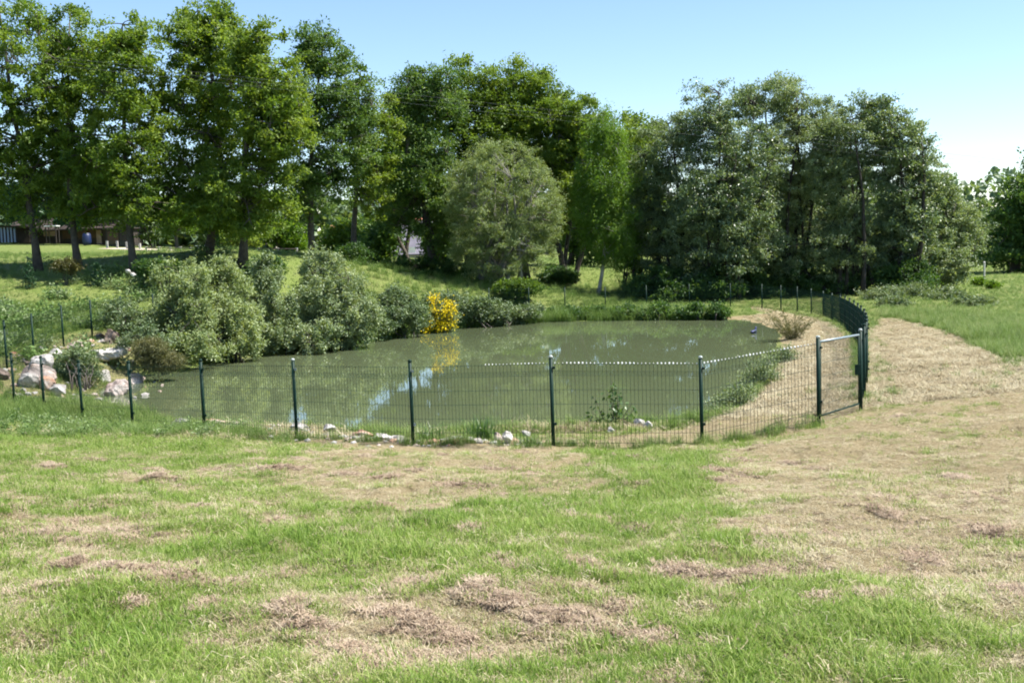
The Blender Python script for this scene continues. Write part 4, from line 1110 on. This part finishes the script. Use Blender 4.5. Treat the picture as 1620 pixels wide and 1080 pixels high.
# orange and white letter box / hive
p = at(320, 406, 70); rt = empty('hive_box', p); tag(rt, 'small orange and white box standing by the rail fence at the oak trunk', 'box')
q = MB(); q.box((.05, 0, .35), (.5, .5, .6)); q.build('body', M['whitep'], rt)
q = MB(); q.box((-.26, -.01, .38), (.12, .5, .5)); q.build('side', M['orange'], rt)
q = MB(); q.box((0, 0, .69), (.75, .62, .06)); q.build('lid', M['whitep'], rt)
q = MB(); q.box((.1, -.27, .15), (.2, .04, .1)); q.build('entrance', M['timber'], rt)
# sandy lane behind
mb = MB()
for k, (u, v) in enumerate([(160, 391), (230, 392), (300, 394), (400, 396), (500, 398)]):
    a = at(u, v, 82); zz = H1(a[0], 82) + .03; z2 = H1(a[0], 86) + .03
    mb.add([[a[0], 81, zz], [a[0], 87, z2]])
n_ = 5; mb.f4.append(np.array([[2 * i, 2 * i + 2, 2 * i + 3, 2 * i + 1] for i in range(n_ - 1)])); mb.m4.append(np.zeros(n_ - 1, np.int32))
M['sand'] = simple('sandy_lane', (.42, .34, .26), .95, noise=(.5, .42, .33), scale=2)
tag(mb.build('lane', M['sand']), kind='structure')
# slim post on the right lawn
p = at(1557, 452, 66); rt = empty('marker_post', (p[0], p[1], H1(p[0], p[1]))); tag(rt, 'slim pale wooden post on the far right lawn beside a clipped bush', 'post')
h_ = p[2] + (452 - 415) * 66 / F - H1(p[0], p[1])
q = MB(); q.tube([(0, 0, -.2), (0, 0, h_)], .06, 8); q.build('post_shaft', M['conc'], rt); q = MB(); q.tube([(0, 0, h_), (0, 0, h_ + .06)], [.075, .02], 8); q.build('post_top', M['conc'], rt)

# overhead lines
M['cable'] = simple('cable', (.10, .11, .12), .8, spec=.1)
for k, (dv, dz, lab) in enumerate([(0, 0, 'uppermost of the three thin overhead lines crossing before the trees'), (7, .0, 'middle one of the three thin overhead lines crossing before the trees'), (15, .0, 'lowest of the three thin overhead lines crossing before the trees')]):
    q = MB(); pts = []
    for t in np.linspace(0, 1, 40):
        u = -200 + 2000 * t
        v = np.interp(u, [-200, 180, 500, 818, 980, 1122, 1265, 1510, 1620, 1800], [62, 100, 134, 169, 186, 201, 217, 244, 257, 278]) + dv * (1 if u > 500 else .8)
        pts.append(at(u, v, 34 + 12 * t))
    pts = np.array(pts); z = pts[:, 2]; z = np.polyval(np.polyfit(np.arange(40), z, 3), np.arange(40)); pts[:, 2] = z
    q.tube(pts, .003, 4); tag(q.build('overhead_line', M['cable'], smooth=True), lab, 'cable', 'overhead lines')

# ------------------------------------------------------------------ water bird
M['bird'] = simple('dark_blue_feathers', (.015, .025, .09), .5, noise=(.03, .04, .14), scale=20)
M['bird_head'] = simple('dark_head_feathers', (.01, .02, .025), .45)
M['beak'] = simple('pale_beak', (.55, .50, .40), .5)
b0 = W(1193, 527); rt = empty('water_bird', (b0[0], b0[1], WZ)); rt.scale = (.8, .8, .8); rt.rotation_euler = (0, 0, .9); tag(rt, 'small dark blue water bird floating near the right bank of the pond', 'bird')
def blob(name, c_, r_, m_, rot=0):
    V = IV * np.array(r_); ca, sa = math.cos(rot), math.sin(rot); V = np.c_[V[:, 0] * ca - V[:, 2] * sa, V[:, 1], V[:, 0] * sa + V[:, 2] * ca] + np.array(c_)
    q = MB(); q.add(V, f3=IF); return q, V
q = MB()
pr = [(-.27, .09, .012), (-.22, .085, .04), (-.12, .06, .085), (0, .05, .105), (.09, .06, .09), (.14, .11, .055), (.155, .17, .038), (.16, .22, .036), (.185, .245, .044), (.21, .245, .03), (.225, .243, .012)]
q.tube([(x, 0, z) for x, z, r_ in pr], [r_ for x, z, r_ in pr], 12)
q.build('body', M['bird'], rt, smooth=True)
q = MB(); q.tube([(.222, 0, .243), (.265, 0, .232)], [.012, .004], 6); q.build('beak', M['beak'], rt)
for sy in (-1, 1):
    V = IV * np.array([.15, .02, .05]) + np.array([-.04, sy * .09, .09]); q = MB(); q.add(V, f3=IF); q.build('wing', M['bird_head'], rt, smooth=True)

# ------------------------------------------------------------------ sapling and dry bushes near the fence
def plant(name, label, cat, g_, stems_, leafm, barkm, nleaf, lsize, aspect=.6, rad=.05):
    rt = empty(name, g_); tag(rt, label, cat); tb, cb = MB(), MB()
    for (dx, dz, dy) in stems_:
        e = np.array([g_[0] + dx, g_[1] + dy, g_[2] + dz]); p_ = limb_path(np.array(g_) - [0, 0, .05], e, .08, 7)
        tb.tube(p_, np.linspace(.009, .003, 7), 4)
        k = max(4, int(nleaf * dz)); t = rng.uniform(.25, 1, k) * 6; i = np.minimum(t.astype(int), 5); fr = (t - i)[:, None]
        P = p_[i] * (1 - fr) + p_[i + 1] * fr + rng.normal(size=(k, 3)) * rad
        add_leaves(cb, P, lsize, rng.normal(.5, .2, k), aspect=aspect)
    cb.build('leaves', leafm, rt, loc=g_); tb.build('stem', barkm, rt, loc=g_)
d_ = 17.6; p = at(968, 682, d_)
M['sap'] = leaf_mat('sapling_leaf', (.03, .08, .015), (.06, .13, .025), (.12, .20, .05), .35, .35, .6)
plant('leafy_sapling', 'knee-high glossy leafy sapling on the near bank seen through the tall wire panel', 'sapling', p,
      [(0.02, .82, 0), (-.05, .6, .05), (.14, .5, 0), (.34, .45, 0), (.40, .38, .1), (-.28, .56, 0), (-.30, .33, .05), (-.42, .30, 0), (-.2, .2, 0), (.1, .7, 0), (-.5, .12, 0)], M['sap'], M['bark'], 62, .075, .62, .045)
for u, v, d_, lob, lab in [(1160, 660, 21.5, [(1150, 648, 22, 18), (1172, 632, 22, 24), (1135, 660, 12, 10)], 'grey twiggy bush at the water edge behind the last near panel'),
                          (1205, 622, 25, [(1200, 605, 24, 24), (1215, 590, 18, 26)], 'taller dry twiggy bush on the right bank half over the water'),
                          (1240, 585, 29, [(1232, 572, 18, 14), (1246, 566, 14, 16)], 'grey-green rushy bush where the right bank narrows')]:
    p = at(u, v, d_); p[2] = H1(p[0], p[1])
    tree('twiggy_bush', lab, 'bush', p, [plobe(*l, d_) for l in lob], leaf=M['sallow'], bark=M['bark_pale'], trunk_r=.008, stems=30, spread=.5, ncl=190, per=15, lsize=.05, rc=.2, grow=1.3, fork=.1, floor=WZ, tint_shift=.05, vert=1.2)
p = at(1252, 545, 35.5); p[2] = H1(p[0], p[1])
plant('rush_clump', 'tall olive-brown rush clump on the straw-covered bank near the bird', 'rushes', p, [(rng.normal(0, .4), rng.uniform(.4, 1.0), rng.normal(0, .35)) for _ in range(40)], M['olive_dry'], M['olive_dry'], 40, .14, .12, .04)
p = at(560, 690, 18.2)
plant('dry_sprig', 'thin reddish dry sprig rising over the near stones left of the middle post', 'plant', p, [(-.15, .3, 0), (.1, .22, 0), (.25, .18, 0), (-.05, .26, 0)], M['rust_leaf'], M['bark'], 20, .03, .5, .03)

# ------------------------------------------------------------------ grass and ground cover
src = {}
def tuft(name, n, h, w, spread, bend, mat_, lay=0.0, segs=3, hvar=.4):
    q = MB()
    for _ in range(n):
        a = rng.uniform(0, 6.283); r_ = spread * math.sqrt(rng.uniform())
        b = np.array([math.cos(a) * r_, math.sin(a) * r_, -.01])
        az = rng.uniform(0, 6.283); dr = np.array([math.cos(az), math.sin(az), 0]); sd_ = np.array([-dr[1], dr[0], 0])
        hh_ = h * rng.uniform(1 - hvar, 1 + hvar); bd = bend * rng.uniform(.3, 1.4)
        V = []
        for s in range(segs + 1):
            t = s / segs
            if lay > 0: c_ = b + dr * hh_ * t + np.array([0, 0, 1]) * hh_ * (.35 * math.sin(t * 3) * (1 - lay) + .12 * math.sin(t * 7 + az)) + sd_ * .2 * hh_ * math.sin(t * 4 + a)
            else: c_ = b + dr * hh_ * bd * t * t + np.array([0, 0, 1]) * hh_ * t * (1 - .35 * bd * t)
            wd = w * (1 - t) ** .6 * .5 + w * .04
            V += [c_ - sd_ * wd, c_ + sd_ * wd]
        q.add(V, f4=[[2 * s, 2 * s + 1, 2 * s + 3, 2 * s + 2] for s in range(segs)], t=rng.uniform(0, 1))
    return q.build(name, mat_, link=False)

def blade_mat(name, stops, trans, rough=.5):
    def b(nt, ns, ls, out):
        a = N(ns, 'ShaderNodeAttribute', attribute_name='tint', attribute_type='GEOMETRY')
        i = N(ns, 'ShaderNodeAttribute', attribute_name='itint', attribute_type='INSTANCER')
        m1 = N(ns, 'ShaderNodeMath', operation='MULTIPLY_ADD'); ls.new(a.outputs['Fac'], m1.inputs[0]); m1.inputs[1].default_value = .45; ls.new(i.outputs['Fac'], m1.inputs[2])
        r = ramp(ns, stops); ls.new(m1.outputs[0], r.inputs[0])
        p = N(ns, 'ShaderNodeBsdfPrincipled', Roughness=rough); p.inputs['Specular IOR Level'].default_value = .3
        ls.new(r.outputs[0], p.inputs['Base Color'])
        t = ns.new('ShaderNodeBsdfTranslucent'); ls.new(r.outputs[0], t.inputs['Color'])
        mx = N(ns, 'ShaderNodeMixShader'); mx.inputs[0].default_value = trans
        ls.new(p.outputs[0], mx.inputs[1]); ls.new(t.outputs[0], mx.inputs[2]); ls.new(mx.outputs[0], out.inputs[0])
    return mat(name, b)
M['blade'] = blade_mat('grass_blade', [(0, (.055, .115, .016)), (.25, (.135, .235, .03)), (.6, (.24, .345, .06)), (1, (.42, .43, .18))], .45)
M['tall_blade'] = blade_mat('tall_grass_blade', [(0, (.055, .115, .02)), (.3, (.12, .205, .04)), (.65, (.20, .285, .07)), (1, (.37, .39, .18))], .45)
M['straw'] = blade_mat('straw_blade', [(0, (.17, .125, .07)), (.4, (.31, .255, .15)), (.75, (.41, .35, .22)), (1, (.50, .45, .31))], .2, .6)
M['thatch'] = blade_mat('thatch_blade', [(0, (.05, .032, .02)), (.3, (.20, .14, .095)), (.65, (.35, .265, .185)), (1, (.44, .355, .265))], .1, .8)
M['weed'] = blade_mat('weed_leaf', [(0, (.05, .11, .02)), (.4, (.11, .19, .045)), (.8, (.18, .26, .09)), (1, (.26, .32, .17))], .35)

def coll(name, objs):
    c_ = bpy.data.collections.new(name)
    for i, o_ in enumerate(objs):
        o_.name = '%s_%02d' % (name, i); c_.objects.link(o_)
    return c_
C_green = coll('short_grass', [tuft('t', 18, .05, .0034, .06, .7, M['blade']) for _ in range(5)])
C_lush = coll('lush_grass', [tuft('t', 16, .054, .0036, .07, .85, M['blade']) for _ in range(5)])
C_long = coll('long_grass', [tuft('t', 22, .24, .007, .10, .8, M['tall_blade']) for _ in range(5)])
C_tall = coll('tall_grass', [tuft('t', 30, .40, .012, .20, .6, M['tall_blade']) for _ in range(4)] + [tuft('t', 20, .45, .012, .2, .5, M['tall_blade'])])
C_straw = coll('straw', [tuft('t', 18, .055, .0034, .06, .5, M['straw'], lay=.8) for _ in range(6)])
C_strawfar = coll('coarse_straw', [tuft('t', 22, .20, .010, .16, .5, M['straw'], lay=.7) for _ in range(5)])
C_thatch = coll('thatch', [tuft('t', 44, .034, .0032, .04, .5, M['thatch'], lay=.45) for _ in range(6)])
def weed(k):
    q = MB(); n = 16
    P = rng.normal(size=(n * 5, 3)) * np.array([.12, .12, .10]) + np.array([0, 0, .16]); P[:, 2] = np.abs(P[:, 2])
    add_leaves(q, P, .075, rng.uniform(0, 1, len(P)), aspect=.7, up=.8); return q.build('w', M['weed'], link=False)
C_weed = coll('weed', [weed(k) for k in range(5)])

def scatter(name, P, scale, itint, c_, label, kind='stuff', cat='grass', flat=True):
    n = len(P)
    if n == 0: return
    me = bpy.data.meshes.new(name); me.vertices.add(n); me.vertices.foreach_set('co', P.astype(np.float32).ravel()); me.update()
    def attr(nm, ty, arr, key='value'):
        a_ = me.attributes.new(nm, ty, 'POINT'); a_.data.foreach_set(key, arr.astype(np.float32).ravel())
    rot = np.c_[rng.normal(0, .15, n), rng.normal(0, .15, n), rng.uniform(0, 6.283, n)]
    attr('irot', 'FLOAT_VECTOR', rot, 'vector'); attr('iscale', 'FLOAT', np.broadcast_to(scale, n)); attr('itint', 'FLOAT', np.clip(itint, 0, 1))
    o_ = bpy.data.objects.new(name, me); COL.objects.link(o_)
    tag(o_, label, cat, kind=kind)
    ng = bpy.data.node_groups.new(name, 'GeometryNodeTree')
    ng.interface.new_socket('Geometry', in_out='INPUT', socket_type='NodeSocketGeometry'); ng.interface.new_socket('Geometry', in_out='OUTPUT', socket_type='NodeSocketGeometry')
    ns, ls = ng.nodes, ng.links
    gi, go_ = ns.new('NodeGroupInput'), ns.new('NodeGroupOutput')
    m2p = ns.new('GeometryNodeMeshToPoints'); ls.new(gi.outputs[0], m2p.inputs['Mesh'])
    ci = ns.new('GeometryNodeCollectionInfo'); ci.inputs['Collection'].default_value = c_; ci.inputs['Separate Children'].default_value = True; ci.inputs['Reset Children'].default_value = True
    ip = ns.new('GeometryNodeInstanceOnPoints'); ip.inputs['Pick Instance'].default_value = True
    ls.new(m2p.outputs[0], ip.inputs['Points']); ls.new(ci.outputs[0], ip.inputs['Instance'])
    ri = ns.new('FunctionNodeRandomValue'); ri.data_type = 'INT'; ri.inputs[4].default_value = 0; ri.inputs[5].default_value = len(c_.objects) - 1
    ls.new(ri.outputs[2], ip.inputs['Instance Index'])
    ra = ns.new('GeometryNodeInputNamedAttribute'); ra.data_type = 'FLOAT_VECTOR'; ra.inputs['Name'].default_value = 'irot'
    er = ns.new('FunctionNodeEulerToRotation'); ls.new(ra.outputs[0], er.inputs[0]); ls.new(er.outputs[0], ip.inputs['Rotation'])
    sa_ = ns.new('GeometryNodeInputNamedAttribute'); sa_.data_type = 'FLOAT'; sa_.inputs['Name'].default_value = 'iscale'; ls.new(sa_.outputs[0], ip.inputs['Scale'])
    ls.new(ip.outputs[0], go_.inputs[0])
    md = o_.modifiers.new('scatter', 'NODES'); md.node_group = ng
    me.materials.append(c_.objects[0].data.materials[0])
    return o_

HEAPZ = gpoly([(-25, 590), (30, 556), (100, 540), (140, 524), (208, 524), (236, 600), (100, 632), (-20, 622)])
def clear(x, y):
    return poly_sd(HEAPZ, x, y) > .15
def sample(n, d0, d1, pw=1.0, margin=1.12):
    """random land points inside a widened view wedge, denser near the camera"""
    y = d0 * (d1 / d0) ** rng.uniform(0, 1, n) if pw == 1 else d0 + (d1 - d0) * rng.uniform(0, 1, n) ** pw
    x = rng.uniform(-1, 1, n) * (y * .4665 * margin + .8)
    return x, y
def patch(x, y, s, o_=0): return fbm(x * s, y * s, 201 + o_, 3)

# lawn between the camera and the fence
x, y = sample(100000, 3.6, 20); s = sdist(x, y); D = dry(x, y); _, hk = heap(x, y)
D = np.maximum(D, hk)
z = Hl(x, y)
big_ = patch(x, y, 1.1, 5)
pr_ = 1 - sstep(.18, .85, D + rng.normal(0, .12, len(x)))
k = (s > .35) & (rng.uniform(size=len(x)) < (pr_ * .85 + .08) * (1 - .8 * hk))
tn = rng.normal(.23, .16, len(x)) + D * .32 + (big_ - .5) * .5
sc = rng.uniform(.5, 1.5, len(x)) * (.65 + .9 * patch(x, y, 2.2, 8)) * (1 - .45 * D) * (1 + .012 * y)
P = np.c_[x, y, z]
lush = k & (D < .22)
scatter('lawn_grass', P[k & ~lush], sc[k & ~lush], tn[k & ~lush], C_green, 'short mixed lawn grass in front of the fence')
scatter('lush_lawn_grass', P[lush], sc[lush], tn[lush] - .02, C_lush, 'lush bright green lawn patches in front of the fence')
k = (s > .3) & (rng.uniform(size=len(x)) < (.26 + .62 * sstep(.15, .6, D)) * (1 - .93 * hk))
scatter('cut_straw', P[k] + [0, 0, .004], sc[k] * 1.15, rng.normal(.45, .18, k.sum()) + (big_[k] - .5) * .5, C_straw, 'bleached cut grass lying on the lawn')
# thatch heaps
hx, hy = [], []
for cx, cy, rx, ry, hh in HP:
    n = int(np.clip(1500 * rx * ry * 3.2, 70, 2400)); hx.append(cx + rng.normal(0, rx * .62, n)); hy.append(cy + rng.normal(0, ry * .62, n))
for _ in range(260):
    y_ = 4 + 11 * rng.uniform() ** 1.3; x_ = rng.uniform(-1, 1) * y_ * .5; r_ = rng.uniform(.04, .13); n = int(rng.uniform(8, 60))
    if x_ < y_ * .28: hx.append(x_ + rng.normal(0, r_, n)); hy.append(y_ + rng.normal(0, r_ * .7, n))
x2 = rng.uniform(-8, 5, 2500); y2 = rng.uniform(3.6, 9, 2500); k2 = dry(x2, y2) > .62
hx = np.concatenate(hx + [x2[k2]]); hy = np.concatenate(hy + [y2[k2]])
P2 = np.c_[hx, hy, Hl(hx, hy) + rng.uniform(-.01, .02, len(hx))]
scatter('thatch_heaps', P2, rng.uniform(.6, 1.7, len(hx)) * (1 + .02 * hy), rng.normal(.45, .2, len(hx)) + (patch(hx, hy, 5, 9) - .5) * .6, C_thatch, 'pinkish brown heaps of raked dead grass and soil on the lawn')
# far lawn, banks and slopes
x, y = sample(70000, 17, 100); s = sdist(x, y); D = dry(x, y)
z = H(x, y); P = np.c_[x, y, z]
left = (x < -8 - 0 * y) | ((x < 2) & (y > 46))
k = (s > .25) & ~left & (rng.uniform(size=len(x)) < 1 - sstep(.2, .65, D))
scatter('far_lawn_grass', P[k], rng.uniform(.4, .9, k.sum()), rng.normal(.25, .12, k.sum()) + (patch(x, y, .5)[k] - .5) * .4, C_long, 'mown grass beyond the pond and right of the fence')
k = (s > .25) & ~left & (D > .35) & (y < 60)
scatter('bank_straw', P[k], rng.uniform(.5, 1.1, k.sum()), rng.normal(.5, .18, k.sum()) + (patch(x, y, .8)[k] - .5) * .6, C_strawfar, 'bleached straw on the path and the right bank')
x, y = rng.uniform(9, 24, 9000), rng.uniform(22, 46, 9000); k = poly_sd(VERGE, x, y) < 0
scatter('verge_grass', np.c_[x, y, H(x, y)][k], rng.uniform(.35, .75, k.sum()), rng.normal(.35, .15, k.sum()), C_tall, 'uncut bright green verge along the right of the straw path')
# rough slope at the left, far bank
x, y = sample(36000, 18, 62); s = sdist(x, y); z = H(x, y)
den = patch(x, y, .35, 3)
k = (s > .4) & (((x < -7.5) & (y < 47) & (y > 20)) | ((x < 7) & (y >= 49) & (y < 62)) | ((x < -4) & (y >= 46) & (y < 62)) | ((y > 47.5) & (y < 53) & (x < 9)))
k &= clear(x, y) | (rng.uniform(size=len(x)) < .22)
P = np.c_[x, y, z]
tsc = rng.uniform(.4, 1.0, len(x)) * (.5 + den)
near_l = (y < 30); tsc = tsc * np.where(near_l, .75, 1.0) * np.where((x < -8) & (y > 39), .45, 1.0)
scatter('rough_grass', P[k], tsc[k], (rng.normal(.20, .13, len(x)) + (den - .5) * .45)[k], C_tall, 'tall rough grass on the slope and far bank')
k2 = k & (patch(x, y, .5, 7) > .56) & (y < 47) & (y > 29)
scatter('nettles', P[k2][::3], rng.uniform(.7, 1.7, k2.sum())[::3], rng.normal(.4, .2, k2.sum())[::3], C_weed, 'leafy weeds and nettles on the left slope', cat='weeds')
# tall fringe along the shore
ang = rng.integers(0, len(shore), 5200); q_ = shore[ang]; nxt = shore[(ang + 1) % len(shore)]; t_ = rng.uniform(0, 1, (5200, 1)); cen_ = q_ * (1 - t_) + nxt * t_
out_ = cen_ - shore.mean(0); out_ /= np.linalg.norm(out_, axis=1)[:, None]
fp = cen_ + out_ * rng.uniform(.02, 1.2, (5200, 1)) ** 1.3
k = (fp[:, 1] > 38) & (fp[:, 0] < 8.5)
scatter('shore_grass', np.c_[fp[k], H(fp[k, 0], fp[k, 1])], rng.uniform(.7, 1.45, k.sum()), rng.normal(.12, .12, k.sum()), C_tall, 'overhanging grass fringe along the far shore, tinted dark as shade')  # low tint puts the bank shade into the grass colour
k = (fp[:, 1] < 30) & (fp[:, 0] < -6)
scatter('left_shore_grass', np.c_[fp[k], H(fp[k, 0], fp[k, 1])][::2], rng.uniform(.15, .4, k.sum())[::2], rng.normal(.4, .15, k.sum())[::2], C_tall, 'grass between the boulders')
# green tufts left uncut along the foot of the near fence
L_ = []
for i in range(40, 48):
    a, b = PT[i], PT[i + 1]
    n = 160 if i < 43 else 60
    t = rng.uniform(0, 1, n); t = t if i < 44 else np.where(rng.uniform(size=n) < .5, t, np.round(t * 3) / 3 + rng.normal(0, .05, n))
    w = rng.normal(0, .6 if i < 44 else .10, n) + (-.1 if i < 44 else .02)
    L_.append(np.c_[a[0] + (b[0] - a[0]) * t, a[1] + (b[1] - a[1]) * t + w])
L_ = np.concatenate(L_)
scatter('fence_foot_grass', np.c_[L_, H(L_[:, 0], L_[:, 1])], rng.uniform(.35, 1.0, len(L_)), rng.normal(.3, .18, len(L_)) , C_long, 'uncut grass along the foot of the near fence')
x = rng.uniform(-14, -4.5, 420); y = rng.uniform(17, 23, 420); s = sdist(x, y); k = (s > .3) & (y < 19.5 - (x + 4.5) * .45)
scatter('fence_foot_weeds', np.c_[x, y, H(x, y)][k], rng.uniform(.25, .65, k.sum()), rng.normal(.45, .22, k.sum()), C_weed, 'leafy weeds along the left near fence', cat='weeds')
for u, v, w, lab in [(885, 497, 26, 'leafy overhang of the far bank, tinted dark as shade, at its left end below the shaded grass'), (935, 496, 30, 'leafy overhang of the far bank, tinted dark as shade, left of its middle'),
                     (990, 495, 30, 'leafy overhang, tinted dark as shade, at the middle of the far bank'), (1045, 494, 30, 'leafy overhang of the far bank, tinted dark as shade, right of its middle'), (1100, 493, 30, 'leafy overhang of the far bank, tinted dark as shade, before the straw begins'), (1138, 495, 12, 'last small leafy overhang, tinted dark as shade, where the straw begins')]:
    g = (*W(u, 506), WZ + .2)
    tree('bank_bush', lab, 'bush', g, [plobe(u, v + 1, w, 8, g[1] + .3, deep=.6), plobe(u + rng.uniform(-16, 16), v - rng.uniform(0, 5), w * .4, 10, g[1] + .4, deep=.5)], leaf=M['oak_dark'], bark=M['bark'], trunk_r=.02, stems=5, spread=.4, ncl=44, per=70, lsize=.12, rc=.3, tint_shift=-.3, fork=.1, floor=WZ, group='leafy overhang of the far bank, shade in its tint')  # leaf tint lowered to paint the tree clump shade onto the bank
# individual green clumps seen against the water
for (u, v, d_, n, sc_, lab) in [(765, 700, 16.6, 14, 1.5, 'upright grass clump against the water right of the middle post'), (680, 698, 16.6, 12, 1.1, 'green grass clump touching the right of the middle post'),
                                (835, 703, 15.6, 12, .8, 'low green grass clump left of the tall central post'), (905, 704, 15.2, 9, .6, 'brownish green tuft right of the tall central post')]:
    p = at(u, v, d_); p[2] = H1(p[0], p[1])
    q = MB()
    for j in range(n):
        o0 = C_long.objects[j % 5].data; V = np.zeros(len(o0.vertices) * 3); o0.vertices.foreach_get('co', V); V = V.reshape(-1, 3) * sc_
        a = rng.uniform(0, 6.28); V = np.c_[V[:, 0] * math.cos(a) - V[:, 1] * math.sin(a), V[:, 0] * math.sin(a) + V[:, 1] * math.cos(a), V[:, 2]] + [rng.normal(0, .09), rng.normal(0, .07), 0]
        f = np.array([pl.vertices[:] for pl in o0.polygons]); q.add(V, f4=f, t=rng.uniform(.1, .9))
    o_ = q.build('grass_clump', M['sap'], loc=None); o_.location = p; tag(o_, lab, 'grass clump')
# brambles right of the fence in front of the trees
for i, (u, v, d_, w, h_, lab) in enumerate([(1390, 478, 52, 30, 12, 'low grey-green bramble mound just right of the fence bend'), (1440, 476, 53, 34, 13, 'bramble mound in the middle of the strip before the dark trees'),
                                       (1500, 485, 50, 34, 12, 'bramble mound at the right end of the strip before the dark trees'), (1415, 492, 46, 22, 9, 'small bramble tuft in front of the strip by the path'), (1545, 500, 44, 34, 9, 'flat weedy mound on the right lawn edge')]):
    g = ground_at(u, d_)
    tree('bramble_mound', lab, 'bramble', g, [plobe(u, v, w, h_, d_)], leaf=M['bramble'], bark=M['bark'], trunk_r=.02, stems=6, spread=.6, ncl=60, per=80, lsize=.10, rc=.32, fork=.1, tint_shift=.1, group='brambles before the tree clump')
